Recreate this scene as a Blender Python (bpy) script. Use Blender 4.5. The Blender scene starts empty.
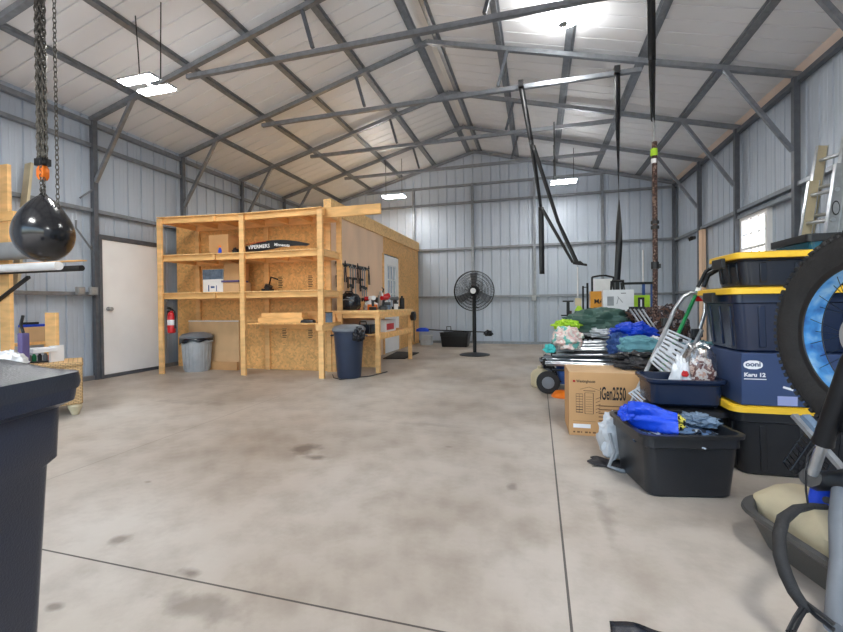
import bpy, bmesh, math, random
from mathutils import Vector, Matrix, noise
random.seed(7)
scn = bpy.context.scene
col = scn.collection
PI = math.pi
# ------------------------------------------------------------------ camera
FPX, YAW, PITCH, ROLL, SHV = 416.64, .2730, -.0085, -.0111, -8.19
CAMZ = 1.018
def _rows():
    c, s = math.cos(YAW), math.sin(YAW); A = Matrix(((c, s, 0), (-s, c, 0), (0, 0, 1)))
    c, s = math.cos(PITCH), math.sin(PITCH); B = Matrix(((1, 0, 0), (0, c, s), (0, -s, c)))
    c, s = math.cos(ROLL), math.sin(ROLL); Cc = Matrix(((c, 0, s), (0, 1, 0), (-s, 0, c)))
    return Cc @ B @ A
RR = _rows()
cam = bpy.data.cameras.new('camera'); camo = bpy.data.objects.new('camera', cam); col.objects.link(camo)
cam.sensor_width = 36; cam.lens = FPX / 843 * 36; cam.shift_y = SHV / 843; cam.clip_start = .02
m = Matrix((RR[0], -RR[2] * -1, -RR[1])).transposed()   # columns: right, up, -forward
camo.matrix_world = Matrix.Translation((0, 0, CAMZ)) @ m.to_4x4()
scn.camera = camo
def at(u, v, X=None, Y=None, Z=None):
    """point of the room seen in direction (u, v) on a plane X=, Y= or Z="""
    d = RR.transposed() @ Vector(((u - 421.5) / FPX, 1, -(v - 316 - SHV) / FPX))
    t = X / d.x if X is not None else Y / d.y if Y is not None else (Z - CAMZ) / d.z
    return Vector((d.x * t, d.y * t, d.z * t + CAMZ))
def cw(x, t, z):
    c, s = math.cos(YAW), math.sin(YAW)
    return Vector((c * x - s * t, s * x + c * t, z))

# ------------------------------------------------------------------ materials
def newmat(name):
    m = bpy.data.materials.new(name); m.use_nodes = True
    nt = m.node_tree; b = nt.nodes['Principled BSDF']
    return m, nt, b
def N(nt, t, **k):
    n = nt.nodes.new(t)
    for a, b in k.items():
        if a in n.inputs: n.inputs[a].default_value = b
        else: setattr(n, a, b)
    return n
def ramp(nt, src, stops):
    r = nt.nodes.new('ShaderNodeValToRGB'); el = r.color_ramp.elements
    while len(el) < len(stops): el.new(.5)
    for e, (p, c) in zip(el, stops): e.position = p; e.color = (*c, 1)
    nt.links.new(src, r.inputs[0]); return r
def coords(nt, scale=(1, 1, 1), which='Object'):
    tc = nt.nodes.new('ShaderNodeTexCoord'); mp = nt.nodes.new('ShaderNodeMapping')
    mp.inputs['Scale'].default_value = scale
    nt.links.new(tc.outputs[which], mp.inputs[0]); return mp.outputs[0]
def srgb(r, g, b):
    return tuple(((c / 255) / 12.92 if c / 255 <= .04045 else ((c / 255 + .055) / 1.055) ** 2.4) for c in (r, g, b))
def simple(name, rgb, rough=.5, metal=0, var=.12, scale=8, bump=0, bscale=60, stretch=(1, 1, 1), spec=.5, clear=0):
    m, nt, b = newmat(name); c = srgb(*rgb)
    v = coords(nt, stretch)
    n = N(nt, 'ShaderNodeTexNoise', Scale=scale, Detail=5.0); nt.links.new(v, n.inputs['Vector'])
    r = ramp(nt, n.outputs['Fac'], [(.3, tuple(x * (1 - var) for x in c)), (.7, tuple(min(1, x * (1 + var)) for x in c))])
    nt.links.new(r.outputs[0], b.inputs['Base Color'])
    b.inputs['Roughness'].default_value = rough; b.inputs['Metallic'].default_value = metal
    b.inputs['Specular IOR Level'].default_value = spec
    if clear: b.inputs['Coat Weight'].default_value = clear; b.inputs['Coat Roughness'].default_value = .12
    if bump:
        n2 = N(nt, 'ShaderNodeTexNoise', Scale=bscale, Detail=4.0); nt.links.new(v, n2.inputs['Vector'])
        bp = N(nt, 'ShaderNodeBump', Strength=bump, Distance=.01); nt.links.new(n2.outputs['Fac'], bp.inputs['Height'])
        nt.links.new(bp.outputs[0], b.inputs['Normal'])
    return m
def emit(name, rgb, s):
    m, nt, b = newmat(name); b.inputs['Base Color'].default_value = (*srgb(*rgb), 1)
    b.inputs['Emission Color'].default_value = (*srgb(*rgb), 1); b.inputs['Emission Strength'].default_value = s
    return m
M = {}
M['wallsheet'] = simple('wall_sheet', (186, 196, 209), .42, .1, .04, 1.2)
M['roofsheet'] = simple('roof_sheet', (240, 241, 244), .5, .15, .03, .8)
M['steel'] = simple('galvanised_tube', (138, 142, 148), .34, .55, .15, 14)
M['steeldark'] = simple('column_tube', (98, 102, 109), .45, .3, .14, 14)
M['ridge'] = simple('ridge_trim', (224, 222, 220), .5, 0, .04, 4)
M['cream'] = simple('cream_trim', (246, 226, 212), .5, 0, .06, 4)
M['pine'] = simple('pine_lumber', (238, 190, 128), .6, 0, .16, 9, .15, 60, (.35, .35, 1.6))
M['pineh'] = simple('pine_board', (238, 188, 122), .6, 0, .18, 7, .15, 60, (.5, 2.2, 2.2))
M['plywood'] = simple('smooth_plywood', (240, 206, 174), .6, 0, .09, 2.5, .05, 40, (1, 1, .5))
M['black'] = simple('black_plastic', (24, 25, 28), .4, 0, .15, 20)
M['blackrub'] = simple('black_rubber', (34, 33, 33), .75, 0, .2, 30, .3, 90)
M['blackmetal'] = simple('black_metal', (28, 29, 32), .35, .4, .15, 20)
M['navy'] = simple('navy_plastic', (26, 38, 62), .26, 0, .10, 3, .05, 200)
M['navydk'] = simple('dark_navy_plastic', (22, 28, 40), .27, 0, .12, 3, .06, 220)
M['binnavy'] = simple('bin_plastic', (24, 35, 56), .34, 0, .12, 4, .12, 240)
M['binlid'] = simple('bin_lid_plastic', (40, 46, 58), .38, 0, .15, 6, .12, 200)
M['sled'] = simple('sled_plastic', (74, 73, 71), .42, 0, .12, 6, .1, 200)
M['charcoal'] = simple('charcoal_plastic', (34, 36, 40), .3, 0, .12, 5, .1, 200)
M['yellow'] = simple('yellow_plastic', (232, 186, 42), .45, 0, .08, 6)
M['alu'] = simple('aluminium', (190, 194, 198), .3, .85, .1, 20)
M['step'] = simple('pale_step_metal', (222, 224, 228), .4, .15, .04, 12)
M['alud'] = simple('aluminium_dull', (168, 170, 172), .42, .6, .12, 20)
M['white'] = simple('white_paint', (248, 248, 248), .45, 0, .03, 3)
M['whitepl'] = simple('white_plastic', (232, 233, 235), .4, 0, .05, 9)
M['cardboard'] = simple('cardboard', (196, 152, 104), .75, 0, .07, 5, .05, 120)
M['cardboardl'] = simple('pale_cardboard', (206, 170, 128), .75, 0, .07, 5)
M['grey'] = simple('grey_plastic', (150, 153, 156), .42, .1, .1, 10)
M['cangrey'] = simple('light_grey_plastic', (176, 180, 184), .35, .1, .1, 10)
M['can2'] = simple('slate_navy_plastic', (40, 52, 74), .35, 0, .1, 6)
M['panepale'] = simple('frosted_pane', (176, 190, 210), .2, 0, .05, 4)
M['lidgrey'] = simple('lid_grey', (112, 116, 122), .45, 0, .1, 10)
M['red'] = simple('red_paint', (196, 22, 30), .3, 0, .08, 10)
M['green'] = simple('green_paint', (20, 140, 78), .35, 0, .1, 10)
M['lime'] = simple('lime_fabric', (170, 214, 50), .7, 0, .15, 12, .3, 40)
M['tealpl'] = simple('teal_plastic', (22, 92, 116), .22, 0, .15, 6)
M['teal'] = simple('teal_fabric', (104, 158, 170), .8, 0, .15, 12, .4, 60)
M['aqua'] = simple('aqua_fabric', (70, 190, 190), .7, 0, .12, 12, .3, 60)
M['bluefab'] = simple('blue_tarp', (18, 70, 205), .42, 0, .12, 7, .5, 26)
M['bluedk'] = simple('dark_blue_fabric', (44, 78, 138), .65, 0, .25, 12, .5, 30)
M['greentarp'] = simple('green_tarp', (62, 92, 82), .6, 0, .2, 9, .5, 26)
M['greybag'] = simple('grey_bag_fabric', (196, 200, 204), .6, 0, .1, 9, .5, 26)
M['darkfab'] = simple('charcoal_fabric', (52, 50, 52), .85, 0, .3, 14, .5, 40)
M['tanfab'] = simple('tan_fabric', (206, 170, 136), .8, 0, .2, 12, .4, 40)
M['brown'] = simple('brown_leather', (66, 44, 36), .6, 0, .4, 24, .4, 60)
M['jug'] = simple('tan_jug', (198, 184, 152), .55, 0, .1, 8, .1, 40)
M['orange'] = simple('orange_plastic', (235, 120, 24), .45, 0, .1, 8)
M['denim'] = simple('denim', (104, 124, 146), .8, 0, .3, 16, .4, 60)
M['chain'] = simple('chain_steel', (84, 82, 78), .35, .8, .3, 60)
M['lavender'] = simple('lavender_label', (150, 160, 205), .6, 0, .04, 8)
M['oonibox'] = simple('navy_carton', (47, 66, 104), .6, 0, .05, 3)
M['ink'] = simple('black_ink', (40, 32, 28), .6, 0, .1, 40)
M['inkbrown'] = simple('brown_ink', (112, 80, 52), .7, 0, .2, 60)
M['amber'] = simple('amber_carton', (206, 142, 40), .6, 0, .07, 5)
M['purple'] = simple('purple_plastic', (92, 82, 130), .5, 0, .1, 8)
M['bagblack'] = simple('black_vinyl', (20, 22, 28), .22, 0, .1, 6, .05, 30, clear=.5)
M['gloss'] = simple('dark_vinyl', (22, 24, 32), .2, 0, .1, 6)
M['floral'] = None

def osb(name, base=(206, 150, 84)):
    m, nt, b = newmat(name)
    v = coords(nt, (1, 1, 1))
    c = srgb(*base)
    vo = N(nt, 'ShaderNodeTexVoronoi', Scale=38.0); 
    nz = N(nt, 'ShaderNodeTexNoise', Scale=3.0, Detail=2.0); nt.links.new(v, nz.inputs['Vector'])
    mx = N(nt, 'ShaderNodeMix', data_type='VECTOR'); mx.inputs[0].default_value = .12
    nt.links.new(v, mx.inputs[4]); nt.links.new(nz.outputs['Color'], mx.inputs[5])
    nt.links.new(mx.outputs[1], vo.inputs['Vector'])
    n2 = N(nt, 'ShaderNodeTexNoise', Scale=2.2, Detail=6.0); nt.links.new(v, n2.inputs['Vector'])
    sep = N(nt, 'ShaderNodeSeparateColor'); nt.links.new(vo.outputs['Color'], sep.inputs[0])
    ad = N(nt, 'ShaderNodeMath', operation='MULTIPLY_ADD'); nt.links.new(n2.outputs['Fac'], ad.inputs[0]); ad.inputs[1].default_value = .9; nt.links.new(sep.outputs[0], ad.inputs[2])
    sc = N(nt, 'ShaderNodeMath', operation='MULTIPLY'); nt.links.new(ad.outputs[0], sc.inputs[0]); sc.inputs[1].default_value = .55
    r = ramp(nt, sc.outputs[0], [(.15, tuple(x * .74 for x in c)), (.5, c), (.9, tuple(min(1, x * 1.2) for x in c))])
    nt.links.new(r.outputs[0], b.inputs['Base Color']); b.inputs['Roughness'].default_value = .62
    return m
M['osb'] = osb('osb_board', (230, 178, 112)); M['osbl'] = osb('osb_board_pale', (244, 200, 138))

def concrete():
    m, nt, b = newmat('polished_concrete'); L = nt.links
    v = coords(nt)
    n1 = N(nt, 'ShaderNodeTexNoise', Scale=.55, Detail=7.0, Roughness=.6); L.new(v, n1.inputs['Vector'])
    r1 = ramp(nt, n1.outputs['Fac'], [(.30, srgb(141, 127, 113)), (.48, srgb(173, 162, 150)), (.68, srgb(193, 186, 177))])
    n2 = N(nt, 'ShaderNodeTexNoise', Scale=4.5, Detail=9.0, Roughness=.65); L.new(v, n2.inputs['Vector'])
    r2 = ramp(nt, n2.outputs['Fac'], [(.32, (.72, .70, .68)), (.56, (1, 1, 1))])
    mul = N(nt, 'ShaderNodeMix', data_type='RGBA', blend_type='MULTIPLY'); mul.inputs[0].default_value = .7
    L.new(r1.outputs[0], mul.inputs[6]); L.new(r2.outputs[0], mul.inputs[7])
    cur = mul.outputs[2]
    sep = N(nt, 'ShaderNodeSeparateXYZ'); L.new(v, sep.inputs[0])
    def line(ax, pos, w, dark, cur):
        s = N(nt, 'ShaderNodeMath', operation='SUBTRACT'); L.new(sep.outputs[ax], s.inputs[0]); s.inputs[1].default_value = pos
        a = N(nt, 'ShaderNodeMath', operation='ABSOLUTE'); L.new(s.outputs[0], a.inputs[0])
        c = N(nt, 'ShaderNodeMath', operation='LESS_THAN'); L.new(a.outputs[0], c.inputs[0]); c.inputs[1].default_value = w
        k = N(nt, 'ShaderNodeMath', operation='MULTIPLY'); L.new(c.outputs[0], k.inputs[0]); k.inputs[1].default_value = dark
        mm = N(nt, 'ShaderNodeMix', data_type='RGBA'); L.new(k.outputs[0], mm.inputs[0]); L.new(cur, mm.inputs[6]); mm.inputs[7].default_value = (*srgb(46, 40, 36), 1)
        return mm.outputs[2]
    cur = line(0, .092, .0045, .9, cur); cur = line(1, 1.252, .004, .9, cur); cur = line(0, -2.815, .004, .35, cur); cur = line(1, 4.83, .004, .18, cur)
    def stain(x, y, rx, ry, amt, cur, colr=(92, 80, 70)):
        mp = N(nt, 'ShaderNodeMapping'); L.new(v, mp.inputs[0])
        mp.inputs['Location'].default_value = (-x / rx, -y / ry, 0); mp.inputs['Scale'].default_value = (1 / rx, 1 / ry, 0)
        ln = N(nt, 'ShaderNodeVectorMath', operation='LENGTH'); L.new(mp.outputs[0], ln.inputs[0])
        nn = N(nt, 'ShaderNodeTexNoise', Scale=9.0, Detail=5.0); L.new(v, nn.inputs['Vector'])
        ad = N(nt, 'ShaderNodeMath', operation='MULTIPLY_ADD'); L.new(nn.outputs['Fac'], ad.inputs[0]); ad.inputs[1].default_value = 1.5; L.new(ln.outputs['Value'], ad.inputs[2])
        mr = N(nt, 'ShaderNodeMapRange'); L.new(ad.outputs[0], mr.inputs[0])
        mr.inputs[1].default_value = 1.1; mr.inputs[2].default_value = 1.75; mr.inputs[3].default_value = amt; mr.inputs[4].default_value = 0
        mm = N(nt, 'ShaderNodeMix', data_type='RGBA'); L.new(mr.outputs[0], mm.inputs[0]); L.new(cur, mm.inputs[6]); mm.inputs[7].default_value = (*srgb(*colr), 1)
        return mm.outputs[2]
    for s in [(-1.6, 2.62, .12, .14, .8), (-1.45, 2.48, .12, .05, .75), (-1.29, 1.285, .06, .04, .7), (-1.78, 1.39, .06, .05, .6), (-1.6, 1.02, .045, .025, .6),
              (-.15, 2.35, .04, .05, .5), (-2.2, 1.9, .03, .02, .5), (-.62, 2.9, .03, .02, .4), (.3, 2.2, .05, .3, .3), (-1.1, 1.15, .22, .07, .45), (-3.6, 3.6, .5, .12, .25), (-.9, 3.4, .5, .06, .22)]:
        cur = stain(*s, cur)
    L.new(cur, b.inputs['Base Color'])
    n3 = N(nt, 'ShaderNodeTexNoise', Scale=1.3, Detail=6.0); L.new(v, n3.inputs['Vector'])
    mr = N(nt, 'ShaderNodeMapRange'); L.new(n3.outputs['Fac'], mr.inputs[0]); mr.inputs[1].default_value = .3; mr.inputs[2].default_value = .7; mr.inputs[3].default_value = .34; mr.inputs[4].default_value = .6
    L.new(mr.outputs[0], b.inputs['Roughness'])
    bp = N(nt, 'ShaderNodeBump', Strength=.12, Distance=.004); L.new(n2.outputs['Fac'], bp.inputs['Height']); L.new(bp.outputs[0], b.inputs['Normal'])
    return m
M['concrete'] = concrete()
def weave(name, rgb):
    m, nt, b = newmat(name); L = nt.links; v = coords(nt)
    br = N(nt, 'ShaderNodeTexBrick', Scale=17.0); c = srgb(*rgb)
    rot = N(nt, 'ShaderNodeMapping'); rot.inputs['Rotation'].default_value = (PI / 2, 0, 0); L.new(v, rot.inputs[0]); L.new(rot.outputs[0], br.inputs['Vector'])
    br.inputs['Color1'].default_value = (*c, 1); br.inputs['Color2'].default_value = (*[x * .8 for x in c], 1); br.inputs['Mortar'].default_value = (*[x * .42 for x in c], 1)
    br.inputs['Mortar Size'].default_value = .045; br.inputs['Brick Width'].default_value = .6; br.inputs['Row Height'].default_value = .25
    L.new(br.outputs['Color'], b.inputs['Base Color']); b.inputs['Roughness'].default_value = .7
    bp = N(nt, 'ShaderNodeBump', Strength=.6, Distance=.01); bp.invert = True; L.new(br.outputs['Fac'], bp.inputs['Height']); L.new(bp.outputs[0], b.inputs['Normal'])
    return m
M['wicker'] = weave('wicker', (214, 176, 124))
def blotch(name, cols, scale=14, rough=.6):
    m, nt, b = newmat(name); v = coords(nt)
    n = N(nt, 'ShaderNodeTexNoise', Scale=scale, Detail=3.0); nt.links.new(v, n.inputs['Vector'])
    k = len(cols); r = ramp(nt, n.outputs['Fac'], [(.32 + .36 * i / (k - 1), srgb(*c)) for i, c in enumerate(cols)])
    r.color_ramp.interpolation = 'CONSTANT' if k > 3 else 'LINEAR'
    nt.links.new(r.outputs[0], b.inputs['Base Color']); b.inputs['Roughness'].default_value = rough; return m
M['floral'] = blotch('patterned_fabric', [(120, 190, 180), (238, 222, 214), (226, 190, 184), (236, 232, 222), (140, 170, 150)], 9)
M['rimblue'] = blotch('blue_rim_tape', [(30, 90, 170), (80, 160, 225), (170, 215, 245)], 14, .4)
M['rope'] = blotch('brown_rope', [(22, 16, 16), (70, 44, 38), (150, 128, 116)], 60, .8)
M['camo'] = blotch('dark_mixed_fabric', [(22, 20, 24), (90, 62, 50), (40, 38, 46), (150, 140, 140), (60, 34, 30)], 16, .8)
M['clothes'] = blotch('mixed_clothes', [(24, 34, 52), (90, 120, 160), (30, 36, 46), (170, 180, 190), (20, 20, 26)], 12, .8)
M['bagstuff'] = blotch('bag_contents', [(214, 170, 150), (230, 220, 214), (120, 70, 60), (226, 190, 170), (40, 36, 40)], 16, .6)
M['yblk'] = blotch('yellow_black_print', [(20, 20, 20), (236, 220, 90), (30, 30, 34), (240, 236, 210)], 40, .6)
def glassy(name, tint=(1, 1, 1), amt=.85, rough=.08):
    m, nt, b = newmat(name); L = nt.links
    tr = N(nt, 'ShaderNodeBsdfTransparent'); tr.inputs[0].default_value = (*tint, 1)
    gl = N(nt, 'ShaderNodeBsdfGlossy'); gl.inputs['Roughness'].default_value = rough
    mx = N(nt, 'ShaderNodeMixShader'); mx.inputs[0].default_value = 1 - amt
    L.new(tr.outputs[0], mx.inputs[1]); L.new(gl.outputs[0], mx.inputs[2]); L.new(mx.outputs[0], nt.nodes['Material Output'].inputs[0])
    return m
M['glass'] = glassy('window_glass', (1, 1, 1), .92); M['clearbag'] = glassy('clear_plastic', (.93, .93, .93), .80, .3)
M['led'] = emit('led_panel', (255, 255, 252), 80)
M['ground'] = simple('gravel_ground', (176, 168, 156), .9, 0, .2, 6)

# ------------------------------------------------------------------ mesh builder
class MB:
    def __init__(s): s.v = []; s.f = []; s.mi = []
    def add(s, vs, fs, mi=0):
        o = len(s.v); s.v += [Vector(p) for p in vs]; s.f += [[i + o for i in f] for f in fs]; s.mi += [mi] * len(fs); return s
    def box(s, x0, x1, y0, y1, z0, z1, mi=0):
        vs = [(x, y, z) for z in (z0, z1) for y in (y0, y1) for x in (x0, x1)]
        return s.add(vs, [(0, 2, 3, 1), (4, 5, 7, 6), (0, 1, 5, 4), (2, 6, 7, 3), (0, 4, 6, 2), (1, 3, 7, 5)], mi)
    def beam(s, p, q, w, h, up=(0, 0, 1), mi=0, tw=0):
        p, q = Vector(p), Vector(q); d = (q - p).normalized(); u = Vector(up)
        if abs(d.dot(u)) > .98: u = Vector((0, 1, 0)) if abs(d.y) < .9 else Vector((1, 0, 0))
        a = d.cross(u).normalized(); b = a.cross(d).normalized()
        if tw: a, b = a * math.cos(tw) + b * math.sin(tw), b * math.cos(tw) - a * math.sin(tw)
        vs = [e + a * (sx * w / 2) + b * (sy * h / 2) for e in (p, q) for sx, sy in ((-1, -1), (1, -1), (1, 1), (-1, 1))]
        return s.add(vs, [(3, 2, 1, 0), (4, 5, 6, 7), (0, 1, 5, 4), (1, 2, 6, 5), (2, 3, 7, 6), (3, 0, 4, 7)], mi)
    def tube(s, pts, r, n=8, closed=False, mi=0, flat=1):
        pts = [Vector(p) for p in pts]; k = len(pts); rings = []
        rr = r if isinstance(r, (list, tuple)) else [r] * k
        prev = None
        for i, p in enumerate(pts):
            if closed: d = pts[(i + 1) % k] - pts[i - 1]
            else: d = pts[min(i + 1, k - 1)] - pts[max(i - 1, 0)]
            d.normalize()
            if prev is None:
                u = Vector((0, 0, 1)) if abs(d.z) < .9 else Vector((0, 1, 0)); a = d.cross(u).normalized()
            else: a = (prev - d * prev.dot(d)).normalized()
            prev = a; b = d.cross(a)
            rings.append([p + (a * math.cos(2 * PI * j / n) + b * math.sin(2 * PI * j / n) * flat) * rr[i] for j in range(n)])
        vs = [q for g in rings for q in g]; fs = []
        for i in range(k if closed else k - 1):
            i2 = (i + 1) % k
            for j in range(n): fs.append((i * n + j, i * n + (j + 1) % n, i2 * n + (j + 1) % n, i2 * n + j))
        if not closed: fs += [tuple(range(n))[::-1], tuple((k - 1) * n + j for j in range(n))]
        return s.add(vs, fs, mi)
    def cyl(s, p, q, r, r2=None, n=16, mi=0): return s.tube([p, q], [r, r if r2 is None else r2], n, mi=mi)
    def lathe(s, c, prof, n=32, mi=0, axis=2, sx=1, sy=1):
        c = Vector(c); vs = []; k = len(prof)
        for r, z in prof:
            for j in range(n):
                a = 2 * PI * j / n; x, y = math.cos(a) * r * sx, math.sin(a) * r * sy
                vs.append(c + (Vector((x, y, z)) if axis == 2 else Vector((x, -z, y)) if axis == 1 else Vector((z, x, y))))
        fs = [(i * n + j, i * n + (j + 1) % n, (i + 1) * n + (j + 1) % n, (i + 1) * n + j) for i in range(k - 1) for j in range(n)]
        fs += [tuple(range(n))[::-1], tuple((k - 1) * n + j for j in range(n))]
        return s.add(vs, fs, mi)
    def loft(s, secs, cs=5, mi=0, cap0=True, cap1=True):
        """secs: (cx, cy, z, halfx, halfy, radius) rounded rectangles joined"""
        vs = []; n = 4 * cs
        for cx, cy, z, hx, hy, r in secs:
            r = min(r, hx, hy)
            for q, (sx, sy) in enumerate(((1, 1), (-1, 1), (-1, -1), (1, -1))):
                for j in range(cs):
                    a = PI / 2 * (q + j / (cs - 1))
                    vs.append((cx + sx * (hx - r) + r * math.cos(a), cy + sy * (hy - r) + r * math.sin(a), z))
        k = len(secs)
        fs = [(i * n + j, i * n + (j + 1) % n, (i + 1) * n + (j + 1) % n, (i + 1) * n + j) for i in range(k - 1) for j in range(n)]
        if cap0: fs.append(tuple(range(n))[::-1])
        if cap1: fs.append(tuple((k - 1) * n + j for j in range(n)))
        return s.add(vs, fs, mi)
    def grid(s, fn, nu, nv, mi=0, thick=0):
        vs = [fn(i / nu, j / nv) for j in range(nv + 1) for i in range(nu + 1)]
        fs = [(j * (nu + 1) + i, j * (nu + 1) + i + 1, (j + 1) * (nu + 1) + i + 1, (j + 1) * (nu + 1) + i) for j in range(nv) for i in range(nu)]
        return s.add(vs, fs, mi)
    def blob(s, c, sx, sy, sz, seed=0, amp=.25, fr=2.2, nu=40, nv=22, flatb=True, mi=0, rot=0, sq=1):
        c = Vector(c); vs = []; sd = Vector((seed * 3.1, seed * 1.7, seed * .9)); R = Matrix.Rotation(rot, 3, 'Z')
        for j in range(nv + 1):
            th = PI * j / nv
            for i in range(nu):
                ph = 2 * PI * i / nu
                d = Vector((math.sin(th) * math.cos(ph), math.sin(th) * math.sin(ph), math.cos(th)))
                if sq != 1: d = Vector([math.copysign(abs(x) ** sq, x) for x in d])
                k = 1 + amp * (noise.noise(d * fr + sd) + .9 * abs(noise.noise(d * fr * 2.4 + sd * 2)) - .3) + amp * .3 * noise.noise(d * fr * 6 + sd)
                p = Vector((d.x * sx, d.y * sy, d.z * sz)) * k
                if flatb and p.z < -sz * .72: p.z = -sz * .72
                vs.append(c + R @ p)
        fs = [(j * nu + i, j * nu + (i + 1) % nu, (j + 1) * nu + (i + 1) % nu, (j + 1) * nu + i) for j in range(nv) for i in range(nu)]
        return s.add(vs, [f[::-1] for f in fs], mi)
    def build(s, name, mats, parent=None, bev=0, smooth=True, ang=38, solid=0, **props):
        me = bpy.data.meshes.new(name); me.from_pydata([tuple(p) for p in s.v], [], s.f)
        for mm in (mats if isinstance(mats, (list, tuple)) else [mats]): me.materials.append(M[mm] if isinstance(mm, str) else mm)
        for p, i in zip(me.polygons, s.mi): p.material_index = i
        me.validate(); me.update()
        bm = bmesh.new(); bm.from_mesh(me); bmesh.ops.remove_doubles(bm, verts=bm.verts, dist=1e-5); bmesh.ops.recalc_face_normals(bm, faces=bm.faces); bm.to_mesh(me); bm.free()
        if smooth:
            for p in me.polygons: p.use_smooth = True
            me.set_sharp_from_angle(angle=math.radians(ang))
        o = bpy.data.objects.new(name, me); col.objects.link(o)
        if parent is not None: o.parent = parent
        if solid:
            md = o.modifiers.new('solid', 'SOLIDIFY'); md.thickness = solid; md.offset = -1
        if bev:
            md = o.modifiers.new('bevel', 'BEVEL'); md.width = bev; md.segments = 2; md.limit_method = 'ANGLE'
        for k, v in props.items(): o[k] = v
        return o
def thing(name, label, cat, loc=(0, 0, 0), rz=0, group=None, kind=None):
    o = bpy.data.objects.new(name, None); col.objects.link(o); o.location = loc; o.rotation_euler = (0, 0, rz); o.empty_display_size = .1
    o['label'] = label; o['category'] = cat
    if group: o['group'] = group
    if kind: o['kind'] = kind
    return o
def tag(o, label, cat, group=None, kind=None):
    o['label'] = label; o['category'] = cat
    if group: o['group'] = group
    if kind: o['kind'] = kind
    return o
def recenter(o):
    """put the origin of a one-mesh thing at its base centre"""
    bb = [v.co for v in o.data.vertices]
    c = Vector(((min(p.x for p in bb) + max(p.x for p in bb)) / 2, (min(p.y for p in bb) + max(p.y for p in bb)) / 2, min(p.z for p in bb)))
    o.data.transform(Matrix.Translation(-c)); o.location = o.location + c
    return o
def copy_tree(o, parent=None):
    c = o.copy(); col.objects.link(c); c.parent = parent
    for ch in list(o.children): copy_tree(ch, c)
    return c
def text(body, size, loc, rot, mat, parent, name='printed_text', align='LEFT', sx=1, ext=.0006, bold=0):
    cu = bpy.data.curves.new(name, 'FONT'); cu.body = body; cu.size = size; cu.extrude = ext; cu.align_x = align; cu.offset = bold; cu.resolution_u = 3
    to = bpy.data.objects.new(name, cu); col.objects.link(to)
    bpy.context.view_layer.update()
    me = bpy.data.meshes.new_from_object(to.evaluated_get(bpy.context.evaluated_depsgraph_get()))
    bpy.data.objects.remove(to); me.transform(Matrix.Diagonal((sx, 1, 1, 1))); me.materials.clear(); me.materials.append(M[mat])
    o = bpy.data.objects.new(name, me); col.objects.link(o); o.parent = parent; o.location = loc; o.rotation_euler = rot
    return o

# ------------------------------------------------------------------ building shell
XW0, XW1, YW0, YW1 = -6.15, 3.06, -1.76, 10.70
XC, APEX, SL = -1.543, 4.865, .2647
def under(x): return APEX - SL * abs(x - XC)
BENT = [4.467 + 1.541 * k for k in range(-4, 5)]
def ribs(s0, s1, minor=True):
    P = .2286; out = []; k = math.floor(s0 / P)
    prof = [(0, 0), (.008, 1), (.024, 1), (.032, 0), (.098, 0), (.103, .14), (.113, .14), (.118, 0), (.156, 0), (.161, .14), (.171, .14), (.176, 0)]
    if not minor: prof = [(0, 0), (.002, 1), (.014, 1), (.017, 0)]
    while k * P < s1:
        for a, d in prof:
            if s0 < k * P + a < s1: out.append((k * P + a, d))
        k += 1
    return [(s0, 0)] + out + [(s1, 0)]
def panel(mb, fn, s0, s1, zt, zb):
    """fn(s, depth, z) -> point; zt, zb functions of s"""
    r = ribs(s0, s1); vs = []; fs = []
    for s, d in r:
        vs += [fn(s, d, zb(s)), fn(s, d, zt(s))]
    for i in range(len(r) - 1): fs.append((2 * i, 2 * i + 2, 2 * i + 3, 2 * i + 1))
    mb.add(vs, fs)
RD = .02
o = MB().box(XW0 - .2, XW1 + .2, YW0 - .1, YW1 + .2, -.15, 0).build('floor', 'concrete', kind='structure', smooth=False); tag(o, 'stained pale concrete slab floor with saw-cut joints', 'floor')
o = MB().box(-14, 12, -16, YW0 - .1, -.3, -.06).box(XW1 + .2, 16, YW0 - .1, 18, -.3, -.06).build('ground', 'ground', smooth=False); tag(o, 'gravel ground outside the open side of the shop', 'ground', kind='structure')
mb = MB(); panel(mb, lambda s, d, z: (XW0 - d * RD, s, z), YW0, YW1, lambda s: 3.78, lambda s: 0); o = mb.build('wall_left', 'wallsheet', smooth=False, solid=.001); tag(o, 'ribbed grey metal side wall behind the white door', 'wall', kind='structure')
WY0, WY1, WZ0, WZ1 = 6.74, 7.50, 1.32, 2.27
mb = MB()
f = lambda s, d, z: (XW1 + d * RD, s, z)
panel(mb, f, YW0, WY0, lambda s: 3.78, lambda s: 0); panel(mb, f, WY1, YW1, lambda s: 3.78, lambda s: 0)
panel(mb, f, WY0, WY1, lambda s: 3.78, lambda s: WZ1); panel(mb, f, WY0, WY1, lambda s: WZ0, lambda s: 0)
o = mb.build('wall_right', 'wallsheet', smooth=False, solid=.001); tag(o, 'ribbed grey metal side wall with the small bright window', 'wall', kind='structure')
mb = MB(); f = lambda s, d, z: (s, YW1 + d * RD, z)
panel(mb, f, XW0, XC, lambda s: under(s) + .12, lambda s: 0); panel(mb, f, XC, XW1, lambda s: under(s) + .12, lambda s: 0)
o = mb.build('wall_back', 'wallsheet', smooth=False, solid=.001); tag(o, 'ribbed grey metal gable wall behind the pedestal fan', 'wall', kind='structure')
mb = MB(); f = lambda s, d, z: (s, YW0 - d * RD, z); OZ = 3.05
panel(mb, f, XW0, -5.75, lambda s: under(s) + .12, lambda s: 0); panel(mb, f, 2.65, XW1, lambda s: under(s) + .12, lambda s: 0)
panel(mb, f, -5.75, XC, lambda s: under(s) + .12, lambda s: OZ); panel(mb, f, XC, 2.65, lambda s: under(s) + .12, lambda s: OZ)
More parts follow.
